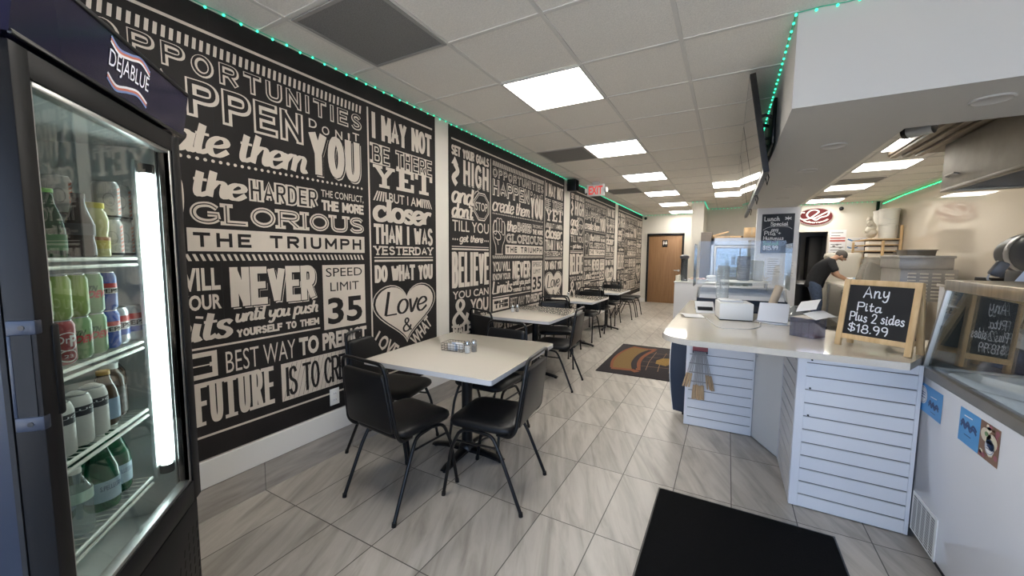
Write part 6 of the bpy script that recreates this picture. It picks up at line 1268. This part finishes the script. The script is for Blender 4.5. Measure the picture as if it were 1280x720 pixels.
M_skin = mat('skin', (.46, .27, .18), .5); M_shirt = mat('shirt_black', (.012, .012, .014), .85, noise=.2, nscale=40); M_jean = mat('jeans', (.045, .065, .11), .85, noise=.3, nscale=30); M_hair = mat('hair_grey', (.09, .08, .072), .8, noise=.5, nscale=120); M_shoe = mat('shoe', (.012, .011, .011), .5); M_glove = mat('glove_black', (.012, .012, .013), .5)
man = thing('person', 'man in a black t-shirt and jeans bending over the prep table', 'person', (1.53, 9.72, 0), math.radians(-4))
pel = (0, 0, .90); sp1 = (.035, 0, 1.03); sp2 = (.10, 0, 1.18); ch = (.185, 0, 1.315); nk = (.275, 0, 1.405); nk2 = (.315, 0, 1.435)
hd0 = (.355, 0, 1.465); hd1 = (.385, 0, 1.455)
chains = [[(pel, (.095, .12)), (sp1, (.085, .11)), (sp2, (.09, .12)), (ch, (.095, .14)), (nk, .062), (nk2, .056), (hd0, (.085, .078)), ((.405, 0, 1.425), (.078, .068)), ((.435, 0, 1.385), (.050, .045))]]
for s in (-1, 1):
    hip = (.0, s * .085, .85); kn = (.075, s * .115, .49); an = (.05, s * .12, .10)
    chains.append([(pel, (.095, .12)), (hip, .075), ((.045, s * .10, .68), .068), (kn, .052), ((.055, s * .118, .34), .052), (an, .042), ((.12, s * .13, .055), .042), ((.205, s * .135, .04), .035)])
    sh = (.215, s * .175, 1.325); el = (.325, s * .225, 1.09); wr = (.475, s * .10, 1.005); pm = (.525, s * .065, .985)
    chains.append([(ch, (.095, .14)), (sh, .060), ((.27, s * .215, 1.20), .050), (el, .042), ((.40, s * .165, 1.05), .040), (wr, .028), (pm, (.020, .036))])
    for q, (dx, dy, ln) in enumerate(((.02, .028, .055), (.028, .010, .068), (.028, -.008, .064), (.022, -.024, .05))):
        b0 = (pm[0] + dx, pm[1] + dy, pm[2] - .006); chains.append([(pm, (.020, .036)), (b0, .0095), ((b0[0] + ln * .5, b0[1], b0[2] - .008), .0088), ((b0[0] + ln * .8, b0[1], b0[2] - .028), .0075)])
    chains.append([(pm, (.020, .036)), ((pm[0] + .0, pm[1] - s * .040, pm[2] - .008), .011), ((pm[0] + .032, pm[1] - s * .048, pm[2] - .018), .009)])
body = skin('body', chains, M_skin, man)
# facial features on the head
hv = MB(); Mh = Matrix.Translation((.385, 0, 1.445)) @ Matrix.Rotation(math.radians(38), 4, 'Y')
hv.sphere((.088, 0, -.005), (.020, .014, .020), M_skin, 10, 8, M=Mh)
for s in (-1, 1): hv.sphere((-.005, s * .076, 0), (.022, .010, .032), M_skin, 10, 8, M=Mh)
hv.sphere((.060, 0, -.050), (.024, .030, .010), mat('lips', (.36, .17, .13), .5), 10, 6, M=Mh)
for s in (-1, 1): hv.sphere((.075, s * .032, .022), (.010, .013, .008), mat('eye', (.03, .02, .02), .3), 8, 6, M=Mh); hv.sphere((.080, s * .032, .040), (.010, .020, .005), M_hair, 8, 6, M=Mh)
hv.build('face', man, 60)
hr = MB(); hr.sphere((-.018, 0, .030), (.098, .086, .088), M_hair, 18, 12, M=Mh); hr.build('hair', man, 60, label='short greying hair')
sc_ = 1.0
sh_ch = [[((-.012, 0, .80), (.152, .176)), ((-.005, 0, .88), (.150, .174)), (sp1, (.140, .165)), (sp2, (.146, .180)), (ch, (.134, .184)), ((.255, 0, 1.385), .085)]]
for s in (-1, 1): sh_ch.append([(ch, (.134, .184)), ((.215, s * .175, 1.325), .084), ((.27, s * .217, 1.20), .072), ((.30, s * .225, 1.145), .068)])
skin('shirt', sh_ch, M_shirt, man, label='black short-sleeved t-shirt')
jn = []
for s in (-1, 1): jn.append([((.02, 0, .97), (.140, .162)), (pel, (.144, .168)), ((.0, s * .085, .85), .108), ((.045, s * .10, .68), .098), ((.075, s * .115, .49), .080), ((.058, s * .118, .34), .076), ((.05, s * .12, .09), .068)])
skin('jeans', jn, M_jean, man, label='faded blue jeans')
for s in (-1, 1): skin('shoe', [[((.03, s * .12, .055), .054), ((.11, s * .128, .05), .052), ((.20, s * .134, .042), .046), ((.245, s * .136, .038), .034)]], M_shoe, man)
for s in (-1, 1):
    wr = (.455, s * .115, 1.015); pm = (.525, s * .065, .985); g = [[(wr, .034), ((.485, s * .095, 1.0), .032), (pm, (.026, .041))]]
    for q, (dx, dy, ln) in enumerate(((.02, .028, .055), (.028, .010, .068), (.028, -.008, .064), (.022, -.024, .05))):
        b0 = (pm[0] + dx, pm[1] + dy, pm[2] - .006); g.append([(pm, (.026, .041)), (b0, .0115), ((b0[0] + ln * .5, b0[1], b0[2] - .008), .0105), ((b0[0] + ln * .85, b0[1], b0[2] - .030), .0092)])
    g.append([(pm, (.026, .041)), ((pm[0] + .0, pm[1] - s * .040, pm[2] - .008), .013), ((pm[0] + .035, pm[1] - s * .050, pm[2] - .019), .0108)])
    skin('glove', g, M_glove, man, label='black work glove')
